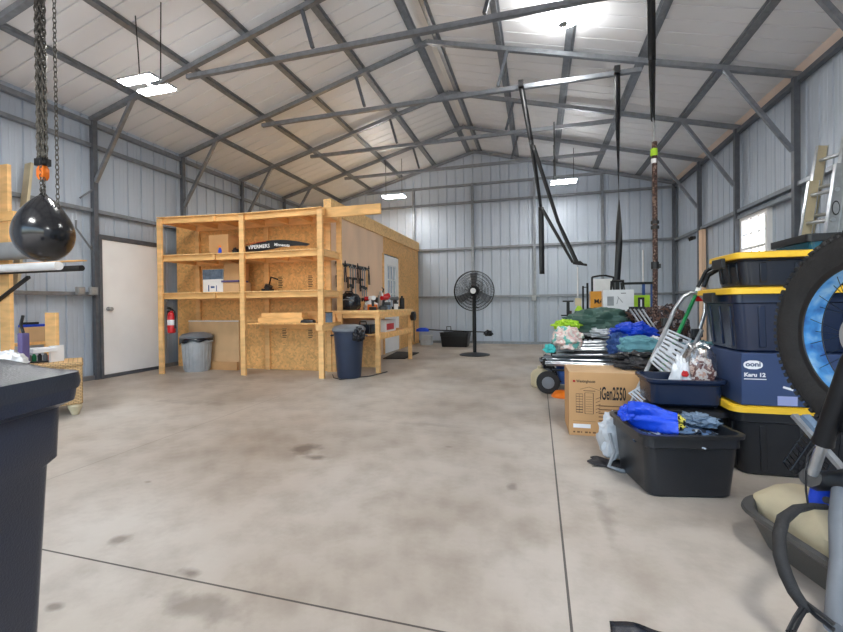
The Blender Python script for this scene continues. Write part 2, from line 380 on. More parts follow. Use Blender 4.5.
o = mb.build('wall_front', 'wallsheet', smooth=False, solid=.001); tag(o, 'ribbed metal gable wall with wide open doorway', 'wall', kind='structure')
mb = MB()
for sg in (-1, 1):
    xe = XC + sg * 4.66
    r = ribs(YW0 - .15, YW1 + .15, False); vs = []; fs = []
    for s, d in r:
        vs += [(XC, s, under(XC) + .105 + d * .032), (xe, s, under(xe) + .105 + d * .032)]
    for i in range(len(r) - 1): fs.append((2 * i, 2 * i + 2, 2 * i + 3, 2 * i + 1))
    mb.add(vs, fs)
o = mb.build('ceiling', 'roofsheet', smooth=False, solid=.001); tag(o, 'pale ribbed metal roof sheets seen from below', 'ceiling', kind='structure')
mb = MB().add([(XC - .14, YW0, under(.14 + XC) + .100), (XC, YW0, APEX + .098), (XC + .14, YW0, under(.14 + XC) + .100), (XC - .14, YW1, under(.14 + XC) + .100), (XC, YW1, APEX + .098), (XC + .14, YW1, under(.14 + XC) + .100)], [(0, 1, 4, 3), (1, 2, 5, 4)])
o = mb.build('trim_1', 'ridge', smooth=False, solid=.002); tag(o, 'pale strip running along the roof ridge', 'trim', kind='structure')
o = MB().beam((2.995, YW0, 3.755), (2.995, YW1, 3.755), .11, .006, up=(1, 0, 1.1)).build('trim_2', 'cream', smooth=False); tag(o, 'pale pinkish trim strip along the eave above the window side', 'trim', kind='structure')
# longitudinal hat purlins
def hat(mb, p, q, w, h, up=(0, 0, 1)):
    mb.beam(p, q, w * .5, h, up); d = Vector(up).normalized() * (h / 2 - .004)
    mb.beam(Vector(p) + d, Vector(q) + d, w, .005, up)
for sg in (-1, 1):
    for i in range(5):
        x = XC + sg * (.143 + .911 * i); z = under(x) + .062 + .018
        up = Vector((sg * SL, 0, 1))
        mb = MB(); hat(mb, (x, YW0, z), (x, YW1, z), .12, .035, up)
        o = mb.build('roof_purlin', 'steel'); side = 'on the door side of' if sg < 0 else 'on the window side of'
        tag(o, ['steel purlin next to the roof ridge, ', 'second steel roof purlin from the ridge, ', 'third steel roof purlin from the ridge, ', 'fourth steel roof purlin from the ridge, ', 'last steel roof purlin before the eave, '][i] + side + ' the roof', 'purlin', 'roof purlins', 'structure')
# steel bents
for k, y in enumerate(BENT):
    lab = {8: 'grey steel frame against the back gable wall', 7: 'first grey steel frame in front of the back gable wall', 6: 'second grey steel frame in front of the back gable wall', 5: 'third grey steel frame from the back wall, carrying two hanging black straps',
           4: 'grey steel frame whose column stands beside the white door, carrying the rope'}.get(k, ['steel frame in the open front doorway', 'steel frame just inside the front doorway', 'steel frame carrying the hanging chain hoist', 'steel frame between the chain hoist and the white door'][min(k, 3)])
    t = thing('steel_frame', lab, 'steel frame', (XC, y, 0), group='portal frames', kind='structure')
    for sg in (-1, 1):
        xe = 4.517 * sg
        zb = under(XC + xe)
        if k > 0: MB().box(xe - .032, xe + .032, -.032, .032, 0, zb).box(xe - .06, xe + .06, -.05, .05, 0, .008).build('column', 'steeldark', t)
        MB().beam((0, 0, APEX + .031), (4.56 * sg, 0, under(XC + 4.56 * sg) + .031), .06, .062).build('rafter', 'steel', t)
        if k < 8:
            MB().beam((sg * 4.487, 0, 2.80), (sg * 3.79, 0, under(XC + 3.79) + .01 if sg < 0 else under(XC - 3.79) + .01), .045, .045).build('knee_brace', 'steel', t)
            MB().beam((sg * 1.02, 0, 4.09), (sg * (1.16), 0, under(XC + 1.1) + .01), .04, .04).build('web', 'steeldark', t)
    if k < 8: MB().box(-2.86, 2.86, -.028, .028, 4.00, 4.056).build('collar_tie', 'steel', t)
# side rails / girts
def girt(p, q, h, w, lab, mat='steel'):
    o = MB().beam(p, q, w, h).build('wall_girt', mat); tag(o, lab, 'girt', 'wall girts', 'structure')
for sx, side in ((-1, 'door'), (1, 'window')):
    xa = -6.09 if sx < 0 else 3.003
    girt((xa, YW0, 3.63), (xa, YW1, 3.63), .06, .07, f'steel eave rail along the top of the {side} side wall', 'steeldark' if sx > 0 else 'steel')
    girt((xa, YW0, 2.40), (xa, YW1, 2.40), .05, .07, f'steel rail at head height along the {side} side wall')
    if sx < 0:
        girt((xa, YW0, 3.32), (xa, YW1, 3.32), .05, .07, 'steel rail just below the eave rail of the door side wall')
        girt((xa, YW0, 1.215), (xa, 4.43, 1.215), .05, .07, 'waist height steel rail between rack and white door'); girt((xa, 5.5, 1.215), (xa, YW1, 1.215), .05, .07, 'waist height steel rail behind the shelving')
        girt((xa, YW0, .03), (xa, 4.43, .03), .06, .07, 'steel base rail before the white door'); girt((xa, 5.5, .03), (xa, YW1, .03), .06, .07, 'steel base rail beyond the white door')
        girt((xa, 4.5, 2.045), (xa, 5.5, 2.045), .06, .075, 'dark steel header over the white door', 'steeldark')
    else:
        girt((xa, YW0, 1.215), (xa, YW1, 1.215), .05, .07, 'waist height steel rail along the window side wall')
        girt((xa, 6.02, 2.27 + .03), (xa, 7.52, 2.27 + .03), .05, .07, 'short steel header over the bright window')
for z, x0, x1, lab in ((4.07, -4.5, 1.45, 'steel rail across the gable above the eave line'), (3.62, -6.1, 3.0, 'steel rail across the gable at eave height'), (2.445, -6.1, 3.0, 'steel rail across the gable above the fan'), (1.2, -6.1, 3.0, 'waist height steel rail across the gable behind the fan'), (.03, -6.1, 3.0, 'steel base rail along the gable wall')):
    girt((x0, 10.66, z), (x1, 10.66, z), .05 if z > .1 else .06, .07, lab)
for x, lab in ((-3.17, 'steel post of the gable beside the wooden room'), (-1.6, 'steel post of the gable behind the pedestal fan'), (-.07, 'steel post of the gable with outlet box'), (1.474, 'steel post of the gable behind the white box')):
    o = MB().box(x - .03, x + .03, 10.615, 10.675, 0, min(under(x), 4.10 if x < 1 else 9)).build('gable_post', 'steel'); tag(o, lab, 'post', 'gable posts', 'structure')
o = MB().box(2.40 + .55, 2.40 + .62, 9.0 - .09, 9.0 + .09, .0, 2.36).build('wood_post', 'plywood'); tag(o, 'pale upright board against window side wall below the black motion light', 'post')
# door in left wall
def slab_door(t, w, h):
    MB().box(0, .04, 0, w, 0.01, h).build('door_slab', 'white', t, bev=.003)
dr = thing('door_1', 'plain white steel walk door in the metal side wall', 'door', (-6.07, 4.53, 0), kind='structure')
MB().box(0, .04, .0, .92, .05, 2.0).build('door_slab', 'white', dr, bev=.003)
MB().box(-.03, .06, -.045, -.003, 0, 2.06).box(-.03, .06, .923, .965, 0, 2.06).box(-.03, .06, -.003, .923, 2.003, 2.06).box(-.03, .05, -.003, .923, 0, .045).build('door_frame', 'steeldark', dr)
mb = MB().cyl((.04, .085, 1.0), (.055, .085, 1.0), .032).lathe((.055, .085, 1.0), [(.012, 0), (.012, .025), (.028, .035), (.03, .052), (.02, .064)], 16, axis=0)
mb.build('door_handle', 'alud', dr)
# window in right wall
wn = thing('window_1', 'small white gridded window glowing with daylight above the yellow lids', 'window', (3.03, (WY0 + WY1) / 2, WZ0), kind='structure')
hw = (WY1 - WY0) / 2; hh = WZ1 - WZ0
mb = MB()
for a, b, c, d in ((-hw - .03, -hw + .04, -.03, hh + .03), (hw - .04, hw + .03, -.03, hh + .03)): mb.box(-.03, .05, a, b, c, d)
mb.box(-.03, .05, -hw + .04, hw - .04, -.03, .04).box(-.03, .05, -hw + .04, hw - .04, hh - .04, hh + .03)
mb.build('window_frame', 'white', wn)
mb = MB().box(-.02, .03, -hw + .04, hw - .04, hh / 2 - .018, hh / 2 + .018)
for i in (1, 2): y = -hw + .04 + (2 * hw - .08) * i / 3; mb.box(-.005, .012, y - .008, y + .008, .04, hh - .04)
for i in (1, 3): z = .04 + (hh - .08) * i / 4; mb.box(-.005, .012, -hw + .04, hw - .04, z - .008, z + .008)
mb.build('window_grid', 'white', wn)
MB().box(.015, .019, -hw + .04, hw - .04, .04, hh - .04).build('pane', 'glass', wn)

# ------------------------------------------------------------------ wooden room
PX, PY, PH = -3.055, 5.80, 2.42
t = thing('wall_partition', 'wooden room built of osb boards in the back corner', 'wooden room', (PX, PY, 0), kind='structure')
MB().box(-2.95, -.02, 0, .012, 0, PH).build('board_panel', 'osb', t, label='osb boards behind the shelving')
MB().box(-.012, 0, .0, 2.24, 0, PH).build('board_panel', 'plywood', t, label='smooth pinkish plywood sheet behind the hanging tools')
MB().box(-.012, 0, 2.24, 3.20, 2.075, PH).box(-.012, 0, 3.20, 4.84, 0, PH).build('board_panel', 'osb', t, label='osb boards around the inner door')
MB().box(-.10, .028, -.04, 4.84, PH, PH + .225).build('header_board', 'osbl', t)
MB().box(-2.9, -.1, .02, 4.84, PH, PH + .015).build('roof_deck', 'osbl', t)
MB().box(-.06, .012, -.06, -.02, 0, PH).box(-.06, 0, 2.20, 2.24, 0, 2.07).box(-.06, 0, 3.16, 3.2, 0, 2.07).build('corner_stud', 'pine', t)
for lab, (u, v) in {'a': (284, 332), 'b': (310, 332), 'c': (280, 282), 'd': (310, 281)}.items():
    p = at(u, v, Y=5.79); mb = MB()
    for j in range(7): mb.box(p.x - PX - .035, p.x - PX + .03 + .01 * (j % 2), -.002, 0, p.z - .09 + j * .027, p.z - .078 + j * .027)
    mb.build('stamped_ink', 'ink', t)
dr = thing('door_2', 'white half-glazed door in the wooden room wall', 'door', (PX, 8.04, 0), kind='structure')
W = .92
MB().box(-.03, .012, 0, W, .01, .95).box(-.03, .012, 0, W, 1.85, 2.05).box(-.03, .012, 0, .2, .95, 1.85).box(-.03, .012, W - .2, W, .95, 1.85).build('door_slab', 'white', dr)
mb = MB()
for i in (0, 1, 2, 3): y = .2 + (W - .4) * i / 3; mb.box(-.012, .02, y - .013, y + .013, .94, 1.86)
for i in range(4): z = .95 + .9 * i / 3; mb.box(-.012, .02, .19, W - .19, z - .012, z + .012)
mb.build('window_grid', 'whitepl', dr)
MB().box(-.014, -.009, .2, W - .2, .95, 1.85).build('pane', M['panepale'], dr)
MB().box(0, .02, -.055, 0, 0, 2.08).box(0, .02, W, W + .08, 0, 2.08).build('door_frame', 'pine', dr)
p = at(381, 205, Y=5.33); q = at(326, 206, Y=5.33)
plank_end = p.x
o = thing('cord_reel', 'small black cord reel hung on the far leg of the workbench', 'cord reel', (-2.269, 7.40, at(411, 316, Y=7.40).z))
MB().cyl((0, 0, 0), (.07, 0, 0), .085, n=20).cyl((.07, 0, 0), (.08, 0, 0), .05, n=16).build('reel', 'black', o); MB().tube([(.03, .06, -.05), (.03, .07, -.25), (.03, .055, -.48)], .008, 6).build('cord', 'black', o)

# ------------------------------------------------------------------ shelving
t = thing('storage_shelf', 'tall open pine storage shelving against the wooden room', 'shelving', (-4.2, 5.2, 0))
def L(p): return Vector(p) - Vector((-4.2, 5.2, 0))
FP = [(-5.53, 5.04), (-4.185, 5.2), (-2.905, 5.2)]
for i, (x, y) in enumerate(FP):
    MB().box(x - .04 + 4.2, x + .04 + 4.2, y - .02 - 5.2, y + .02 - 5.2, 0, 2.36).build('post', 'pine', t, bev=.003)
    MB().box(x - .04 + 4.2, x + .04 + 4.2, .555, .593, 0, 2.36).build('post', 'pine', t, bev=.003)
def rail(p, q, z0, z1, th=.038):
    mb.beam(L((p[0], p[1], (z0 + z1) / 2)), L((q[0], q[1], (z0 + z1) / 2)), th, z1 - z0)
for zi, (zt, zb) in enumerate(((2.385, 2.275), (1.81, 1.70), (1.235, 1.125))):
    for b in range(2):
        a, c = FP[b], FP[b + 1]; dzl = (-.03 if b == 0 else 0)
        mb = MB(); rail((a[0] - .04, a[1] + .042), (c[0] + .04, c[1] + .042), zb + .015, zt - .013); mb.build('front_rail', 'pineh', t, bev=.002)
        mb = MB()
        mb.add([L((a[0] - .04, a[1] - .02, zt)), L((c[0] + .03, c[1] - .02, zt)), L((c[0] + .03, 5.79, zt)), L((a[0] - .04, 5.79, zt)),
                L((a[0] - .04, a[1] - .02, zt - .012)), L((c[0] + .03, c[1] - .02, zt - .012)), L((c[0] + .03, 5.79, zt - .012)), L((a[0] - .04, 5.79, zt - .012))],
               [(0, 1, 2, 3), (7, 6, 5, 4), (0, 4, 5, 1), (1, 5, 6, 2), (2, 6, 7, 3), (3, 7, 4, 0)])
        mb.build('shelf_board', 'osbl', t)
    mb = MB()
    for x, y in FP: rail((x, y + .062), (x, 5.72), zb + .015, zt - .013)
    for b in range(2):
        for fr in (.33, .66):
            x = FP[b][0] + (FP[b + 1][0] - FP[b][0]) * fr; rail((x, FP[b][1] + .1), (x, 5.72), zb + .02, zt - .013)
    mb.beam(L((-5.48, 5.74, (zb + zt) / 2)), L((-2.87, 5.74, (zb + zt) / 2)), .038, zt - zb)
    mb.build('cross_rail', 'pine', t)
mb = MB().box(0, 1.33, .0, .58, .752, .77); mb.build('shelf_board', 'osb', t, label='low osb work shelf'); 
mb = MB(); rail((-4.2, 5.72), (-2.9, 5.72), .66, .75); rail((-2.9, 5.22), (-2.9, 5.75), .66, .75); mb.build('cross_rail', 'pine', t)
MB().box(-2.95 + 4.2, plank_end + 4.2, .10, .14, 2.255, 2.395).build('overhanging_beam', 'pineh', t, bev=.002)
# contents
def carton(name, label, x0, x1, y0, y1, z0, z1, mat='cardboard', rz=0, tape=True, group=None, cat='box'):
    c = thing(name, label, cat, ((x0 + x1) / 2, (y0 + y1) / 2, z0), rz, group); hx, hy, hz = (x1 - x0) / 2, (y1 - y0) / 2, z1 - z0
    MB().box(-hx, hx, -hy, hy, 0, hz - .004).build('body', mat, c, bev=.003)
    mb = MB().box(-hx + .001, hx - .001, -hy + .001, -.0015, hz - .004, hz).box(-hx + .001, hx - .001, .0015, hy - .001, hz - .004, hz); mb.build('flap', mat, c)
    if tape: MB().box(-.025 if hx < hy else -hx - .0008, .025 if hx < hy else hx + .0008, -hy if hx < hy else -.025, hy if hx < hy else .025, hz, hz + .0008).build('tape', 'cardboardl', c)
    return c
p0 = at(209, 251, Y=5.35); p1 = at(228, 234, Y=5.35)
c = carton('cardboard_box', 'cardboard box with blue print on upper shelf', p0.x, p1.x, 5.35, 5.65, 1.812, p1.z)
MB().box(-.005, .06, -.1525, -.151, .01, .085).box(.01, .045, -.1525, -.151, .085, .11).build('printed_logo', M['bluefab'], c); MB().box(.0, .05, -.1525, -.151, .12, .145).build('printed_text', 'orange', c)
p0 = at(203, 293, Y=5.4); p1 = at(223, 279, Y=5.4); p2 = at(223, 269, Y=5.4)
c = carton('white_box', 'white carton of canned drinks with blue tops on middle shelf', p0.x, p1.x, 5.4, 5.6, 1.237, p2.z, 'whitepl', tape=False)
hx = (p1.x - p0.x) / 2; MB().box(-hx - .001, hx + .001, -.102, -.1, p1.z - 1.237, p2.z - 1.24).build('printed_band', 'denim', c)
MB().box(-.04, .03, -.102, -.1, .07, .1).box(-.09, -.07, -.102, -.1, .02, .12).box(.06, .075, -.102, -.1, .02, .11).build('printed_marks', 'bluedk', c)
p0 = at(224, 291, Y=5.4); p1 = at(241, 280, Y=5.4); p2 = at(241, 263, Y=5.4)
carton('cardboard_box', 'low cardboard box under the taller box on middle shelf', p0.x, p1.x - .02, 5.38, 5.65, 1.237, p1.z - .03, 'cardboardl')
carton('cardboard_box', 'plain brown box stacked on a low box beside drink carton', p0.x + .0, p1.x - .02, 5.4, 5.62, p1.z + .0, p2.z)
o = MB().box(p0.x - .02, p1.x - .02, 5.36, 5.6, p1.z - .03, p1.z - .001).build('flat_package', 'purple', bev=.006); tag(recenter(o), 'flat purplish package between two brown boxes', 'package')
# small tools/objects on shelf
o = MB().blob(at(233, 244, Y=5.5) , .09, .08, .07, 3, .4).build('black_bag', 'darkfab'); o.location.z += 0; tag(recenter(o), 'small dark bag behind the blue-print cardboard box', 'bag'); o.location.z = 1.812
o = MB().tube([(-4.03, 5.6, 1.32), (-3.95, 5.55, 1.46), (-3.8, 5.5, 1.42)], .012, 8).cyl((-4.05, 5.6, 1.28), (-4.02, 5.6, 1.34), .06).box(-4.12, -3.98, 5.54, 5.66, 1.237, 1.285).build('desk_lamp', 'black'); tag(recenter(o), 'small black clamp lamp on the middle shelf', 'lamp')
# banner sign
c = thing('pennant_sign', 'black arched pennant sign with pale lettering on upper shelf', 'sign', (at(276, 250, Y=5.3).x, 5.3, 1.812))
pl = at(243, 250, Y=5.3).x - c.location.x; pr = at(309, 246, Y=5.3).x - c.location.x
def topz(s): return .06 + .07 * math.sin(PI * min(1, s * 1.15 + .12))
mb = MB(); n = 24; vs = []; fs = []
for i in range(n + 1):
    s = i / n; x = pl + (pr - pl) * s; zt = .065 + .105 * math.sin(PI * (s * .85 + .07)); zb = zt - .13 * (1 - .75 * max(0, s - .45) / .55)
    if i == n: zb = zt - .012
    for y in (0, .02): vs += [(x, y, max(0.002, zb)), (x, y, zt)]
for i in range(n):
    a = i * 4; fs += [(a, a + 4, a + 5, a + 1), (a + 2, a + 3, a + 7, a + 6), (a + 1, a + 5, a + 7, a + 3), (a, a + 2, a + 6, a + 4)]
fs += [(0, 1, 3, 2), (n * 4, n * 4 + 2, n * 4 + 3, n * 4 + 1)]
mb.add(vs, fs).build('board', 'black', c)
text('VIPERMERS', .078, (pl + .09, -.002, .055), (PI / 2, -.03, 0), 'whitepl', c, bold=.001)
text('Minnesota', .062, (pl + .54, -.002, .085), (PI / 2, .10, 0), 'whitepl', c, bold=.001)
MB().tube([(pl + .06, -.003, .125), (pl + .22, -.003, .145), (pl + .4, -.003, .158)], .004, 6).build('red_stripe', 'red', c)
# lumber on low shelf
g = 'lumber on the low shelf'
for (u0, u1, v0, v1, yy, lab) in ((258, 303, 324, 318.5, 5.30, 'pine board in front of the low shelf stack'), (264, 304, 317.5, 312.5, 5.42, 'thick pine board topmost of the low shelf stack'), (300, 321, 314, 309.5, 5.62, 'short pine board at the back of low shelf'), (245, 322, 317.8, 316.4, 5.6, 'long thin strip of wood at the back of low shelf')):
    a = at(u0, v0, Y=yy); b = at(u1, v1, Y=yy)
    z0 = .771 if 'front' in lab or 'back' in lab else .84
    if 'thin' in lab: o = MB().box(a.x, b.x, yy, yy + .03, .771, .8)
    elif 'front' in lab: o = MB().box(a.x, b.x, yy, yy + .24, .771, .838)
    elif 'topmost' in lab: o = MB().box(a.x, b.x, yy - .06, yy + .1, .839, b.z)
    else: o = MB().box(a.x, b.x - .05, yy + .04, yy + .09, .771, .93)
    o = o.build('wood_plank', 'pineh', bev=.002); tag(recenter(o), lab, 'board', g)
a = at(298, 324, Y=5.32); b = at(318, 319, Y=5.32)
c = thing('circular_saw', 'black handheld tool lying on the low shelf', 'tool', ((a.x + b.x) / 2, 5.33, .771))
MB().loft([(0, 0, 0, .11, .05, .02), (0, 0, .035, .10, .045, .02), (0, 0, .05, .06, .03, .02)]).build('body', 'black', c); MB().tube([(-.1, 0, .03), (-.16, 0, .025)], .018).build('handle', 'bluedk', c)
c = thing('coffee_can', 'dark metal tin beside the end post of low shelf', 'tin', (at(329, 322, Y=5.45).x, 5.45, .771))
MB().lathe((0, 0, 0), [(.05, 0), (.052, .004), (.05, .01), (.05, .13), (.052, .135)], 24).build('body', 'denim', c); MB().lathe((0, 0, .135), [(.054, 0), (.054, .012), (.05, .014)], 24).build('lid', 'black', c)
MB_ = MB().box(-2.96, -2.86, 5.14, 5.19, .67, .75).build('wood_block', 'pine', bev=.002); tag(recenter(MB_), 'small pine cleat on the end post beside the navy trash can', 'wood block')
# big flat carton
a = at(187, 322, Y=5.62); b = at(241, 369, Y=5.62)
c = thing('flat_carton', 'large flat cardboard carton standing behind grey trash can', 'carton', ((a.x + b.x) / 2 - .0, 5.62, 0))
hx = (b.x - a.x) / 2 - .03; MB().box(-hx, hx, 0, .1, .0, .79).build('body', 'cardboardl', c, bev=.004); MB().box(-.02, hx, -.06, -.01, .0, .13).build('flap', 'cardboard', c, bev=.003); MB().box(-hx, hx, -.001, .0, .775, .79).build('tape', 'whitepl', c)
# trash cans
def can(name, label, loc, r0, r1, h, mat, lid, bag, sides=24, rz=0):
    c = thing(name, label, 'trash can', loc, rz)
    prof = [(r0 * .96, 0), (r0, .015), (r0 + (r1 - r0) * .93, h * .93), (r1 * 1.06, h * .94), (r1 * 1.06, h * .985), (r1 * 1.02, h), (r1 * .96, h), (r1 * .95, h * .9)]
    MB().lathe((0, 0, 0), prof, sides).build('body', mat, c, ang=20 if sides < 20 else 40)
    r = r1 * 1.04
    MB().lathe((0, 0, h + .002), [(r, -.03), (r + .012, -.028), (r + .012, .0), (r * .9, .035), (r * .55, .055), (r * .5, .06), (.02, .062)], 40).build('lid', lid, c)
    for a in (0, PI):
        x = math.cos(a) * (r + .01); MB().tube([(x, -.06, h * .86), (x * 1.08, -.05, h * .86), (x * 1.08, .05, h * .86), (x, .06, h * .86)], .012, 8).build('handle', mat, c)
    return c
c = can('trash_can', 'grey ribbed trash can with black liner under the shelving', (-5.24, 5.42, 0), .180, .220, .55, 'cangrey', 'lidgrey', True)
mb = MB(); n = 40
for i in range(22):
    a = 2 * PI * i / 22; mb.beam((math.cos(a) * .187, math.sin(a) * .187, .03), (math.cos(a) * .212, math.sin(a) * .212, .44), .02, .008, up=(math.cos(a), math.sin(a), 0))
mb.build('body_ribs', 'cangrey', c)
vs = []; fs = []
for i in range(n):
    a = 2 * PI * i / n; d = .05 + .045 * max(0, math.sin(a * 1 - 2.2)) ** 2 + .014 * math.sin(a * 7)
    for rr, z in ((.243, .53), (.241, .53 - d), (.236, .53 - d)): vs.append((math.cos(a) * rr, math.sin(a) * rr, z))
for i in range(n):
    j = (i + 1) % n
    for k in (0, 1): fs.append((i * 3 + k, j * 3 + k, j * 3 + k + 1, i * 3 + k + 1))
MB().add(vs, fs).build('liner_bag', 'gloss', c, solid=.002)
c = can('trash_can', 'dark navy trash can with domed lid in front of workbench', (-2.575, 5.38, 0), .165, .215, .685, 'can2', 'lidgrey', True)
mb = MB()
for i in range(12):
    a = 2 * PI * i / 12; mb.beam((math.cos(a) * .157, math.sin(a) * .157, .03), (math.cos(a) * .187, math.sin(a) * .187, .5), .045, .012, up=(math.cos(a), math.sin(a), 0))
mb.build('body_ribs', 'can2', c)
MB().blob((.19, -.09, .60), .085, .10, .11, 4, .35, 3).build('liner_bag', 'gloss', c)
# fire extinguisher
q = at(167, 318, Y=5.04)
c = thing('fire_extinguisher', 'red fire extinguisher hung on the shelving post beside white door', 'fire extinguisher', (-5.345, 5.05, 1.02 - .28 + .0))
z0 = at(167, 333, Y=5.05).z; c.location.z = z0
MB().lathe((0, 0, 0), [(.045, 0), (.055, .012), (.055, .26), (.045, .30), (.02, .32), (.02, .335)], 24).build('tank', 'red', c)
MB().lathe((0, 0, .335), [(.016, 0), (.022, .01), (.022, .03), (.01, .035)], 12).tube([(0, 0, .36), (-.06, -.02, .375)], .01, 6).tube([(0, 0, .375), (-.055, -.02, .395)], .008, 6).build('valve', 'blackmetal', c)
MB().tube([(.02, 0, .35), (.06, 0, .33), (.072, 0, .25), (.066, 0, .12)], .011, 8).cyl((.066, 0, .12), (.066, 0, .07), .013, .018).build('hose', 'black', c)
MB().lathe((0, 0, .12), [(.0555, 0), (.0562, .001), (.0562, .08), (.0555, .081)], 24).build('label', 'whitepl', c)
MB().box(-.075, -.045, -.015, .015, .08, .34).build('wall_bracket', 'black', c)

# ------------------------------------------------------------------ workbench
BX0, BX1, BY0, BY1, BZ = -3.04, -2.27, 5.76, 7.45, .935
t = thing('workbench', 'pine workbench against the plywood wall of the wooden room', 'workbench', (BX1, BY0, 0)); bw = BX1 - BX0; bl = BY1 - BY0
for x in (-.0, -bw + .06):
    for y in (0, bl - .08): MB().box(x - .06, x, y, y + .07, 0, BZ - .025).build('leg', 'pine', t, bev=.003)
MB().box(-bw, .012, -.02, bl + .02, BZ - .025, BZ).build('tabletop', 'osbl', t, bev=.002)
MB().box(-.0, .012, 0, bl, BZ - .115, BZ - .026).box(-bw, 0, -.03, -.001, BZ - .05, BZ - .026).box(-bw + .06, -.06, .02, .055, BZ - .115, BZ - .026).build('apron', 'pineh', t)
MB().box(-bw, 0.012, .02, bl, .56, .578).box(0, .014, 0, bl, .50, .559).build('lower_shelf', 'pineh', t)
# bench contents
c = thing('tool_bag', 'rounded black tool bag on the end of the workbench', 'tool bag', (-2.82, 5.93, BZ))
MB().blob((0, 0, .12), .175, .13, .155, 8, .12, 2, sq=.8).build('body', 'gloss', c); MB().tube([(-.09, -.02, .23), (-.05, -.02, .29), (.05, -.02, .29), (.09, -.02, .23)], .012, 8).build('handle', 'black', c); MB().tube([(-.12, -.115, .15), (0, -.145, .17), (.12, -.115, .15)], .006, 6).build('zip', 'alud', c)
def drill(label, loc, rz, bodym, accent):
    c = thing('cordless_drill', label, 'power tool', loc, rz, 'cordless tools on the bench')
    MB().tube([(-.08, 0, .19), (.06, 0, .19)], [.035, .032], 14).cyl((.06, 0, .19), (.1, 0, .19), .022, .012).build('motor', bodym, c)
    MB().tube([(-.03, 0, .17), (-.045, 0, .06)], [.022, .02], 10).build('grip', 'black', c)
    MB().box(-.1, .03, -.035, .035, 0, .05).build('battery', accent, c, bev=.006)
    return c
rr = random.Random(3)
drill('white and black cordless drill next to the tool bag', (-2.50, 6.05, BZ), 2.4, 'whitepl', 'black')
drill('red cordless drill in the middle of the workbench', (-2.42, 6.42, BZ), 1.2, 'red', 'black')
drill('red and grey cordless driver against the plywood', (-2.75, 6.55, BZ), .4, 'red', 'lidgrey')
drill('grey cordless driver near the glazed door', (-2.45, 6.95, BZ), 2.9, 'lidgrey', 'black')
c = thing('chop_saw', 'white and red chop saw with black handle on the workbench', 'saw', (-2.68, 6.95, BZ), .6)
MB().lathe((0, 0, 0), [(.15, 0), (.15, .04), (.14, .05)], 28).build('turntable', 'alud', c); MB().cyl((-.03, 0, .19), (.0, 0, .19), .14, n=28).build('blade_guard', 'whitepl', c)
MB().tube([(.03, .02, .2), (.15, .02, .25)], [.06, .05], 14).build('motor', 'red', c); MB().tube([(0, -.1, .3), (0, -.14, .36), (0, -.05, .38)], .014, 8).build('handle', 'black', c); MB().beam((-.02, .13, .03), (-.02, .08, .25), .05, .04).build('arm', 'alud', c)
o = MB().box(-2.62, -2.5, 6.15, 6.3, BZ, BZ + .09).build('orange_case', 'orange', bev=.01); tag(recenter(o), 'small orange case among tools on the workbench', 'case')
o = MB().blob((-2.62, 6.3, BZ + .1), .11, .1, .09, 12, .3).build('white_rag', 'whitepl'); tag(recenter(o), 'crumpled white rag on the workbench', 'rag'); o.location.z = BZ
o = MB().box(-2.9, -2.83, 5.98, 6.75, BZ + .0, BZ + .14).build('pegboard_rail', 'pine', bev=.003); tag(recenter(o), 'pine board lying along the plywood behind the bench tools', 'board')
o = MB().cyl((-2.4, 7.25, BZ), (-2.4, 7.25, BZ + .2), .045).cyl((-2.4, 7.25, BZ + .2), (-2.4, 7.25, BZ + .24), .02).build('spray_can', 'black'); tag(recenter(o), 'black spray can on the far corner of workbench', 'spray can')
o = MB().cyl((-2.55, 7.3, BZ), (-2.55, 7.3, BZ + .16), .04).cyl((-2.55, 7.3, BZ + .16), (-2.55, 7.3, BZ + .2), .02).build('spray_can', 'brown'); tag(recenter(o), 'brown spray can beside the black spray can', 'spray can')
# hanging tools on plywood
c = thing('tool_rail', 'narrow metal rail on plywood above the workbench', 'tool rail', (PX, 5.95, 1.66))
MB().box(.0, .02, 0, 1.25, -.015, .015).build('rail', 'alud', c)
g = 'hand tools hung above the workbench'
def hung(i, y, z, kind):
    if kind == 'hammer':
        c = thing('hammer', '', 'hammer', (PX + .045, y, z)); MB().tube([(0, 0, .0), (0, .01, -.30)], [.012, .016], 8).build('handle', 'pine' if i % 2 else 'brown', c); MB().tube([(0, -.07, .01), (0, .02, .012), (0, .06, .0)], [.02, .016, .006], 10).build('head', 'blackmetal', c)
    elif kind == 'clamp':
        c = thing('bar_clamp', '', 'clamp', (PX + .045, y, z)); MB().box(-.005, .005, -.01, .01, -.36, .03).build('bar', 'alud', c); MB().box(-.01, .01, -.1, .012, .0, .03).box(-.012, .012, -.09, .014, -.16, -.13).build('jaw', 'blackmetal', c); MB().cyl((0, -.08, -.13), (0, -.08, -.27), .014).build('handle', 'brown' if i % 3 else 'black', c)
    elif kind == 'pliers':
        c = thing('pliers', '', 'pliers', (PX + .045, y, z)); MB().tube([(0, 0, .0), (0, -.02, -.09), (0, -.03, -.2)], .009, 8).tube([(0, 0, 0), (0, .02, -.09), (0, .03, -.2)], .009, 8).build('handle', 'brown' if i % 2 else 'black', c); MB().tube([(0, 0, .01), (0, 0, .06)], [.018, .006], 8).build('jaw', 'blackmetal', c)
    else:
        c = thing('wrench', '', 'wrench', (PX + .045, y, z)); MB().box(-.004, .004, -.012, .012, -.22, 0).build('shank', 'alud', c); MB().tube([(0, -.025, .035), (0, -.02, .0), (0, .02, .0), (0, .025, .035)], .009, 6).build('jaw', 'alud', c)
    c.scale = (1, 1.25, 1.35); c['group'] = g; MB().cyl((-.045, 0, -.005), (.0, 0, -.005), .006, n=6).build('hook', 'blackmetal', c)
    return c
TS = 1.3
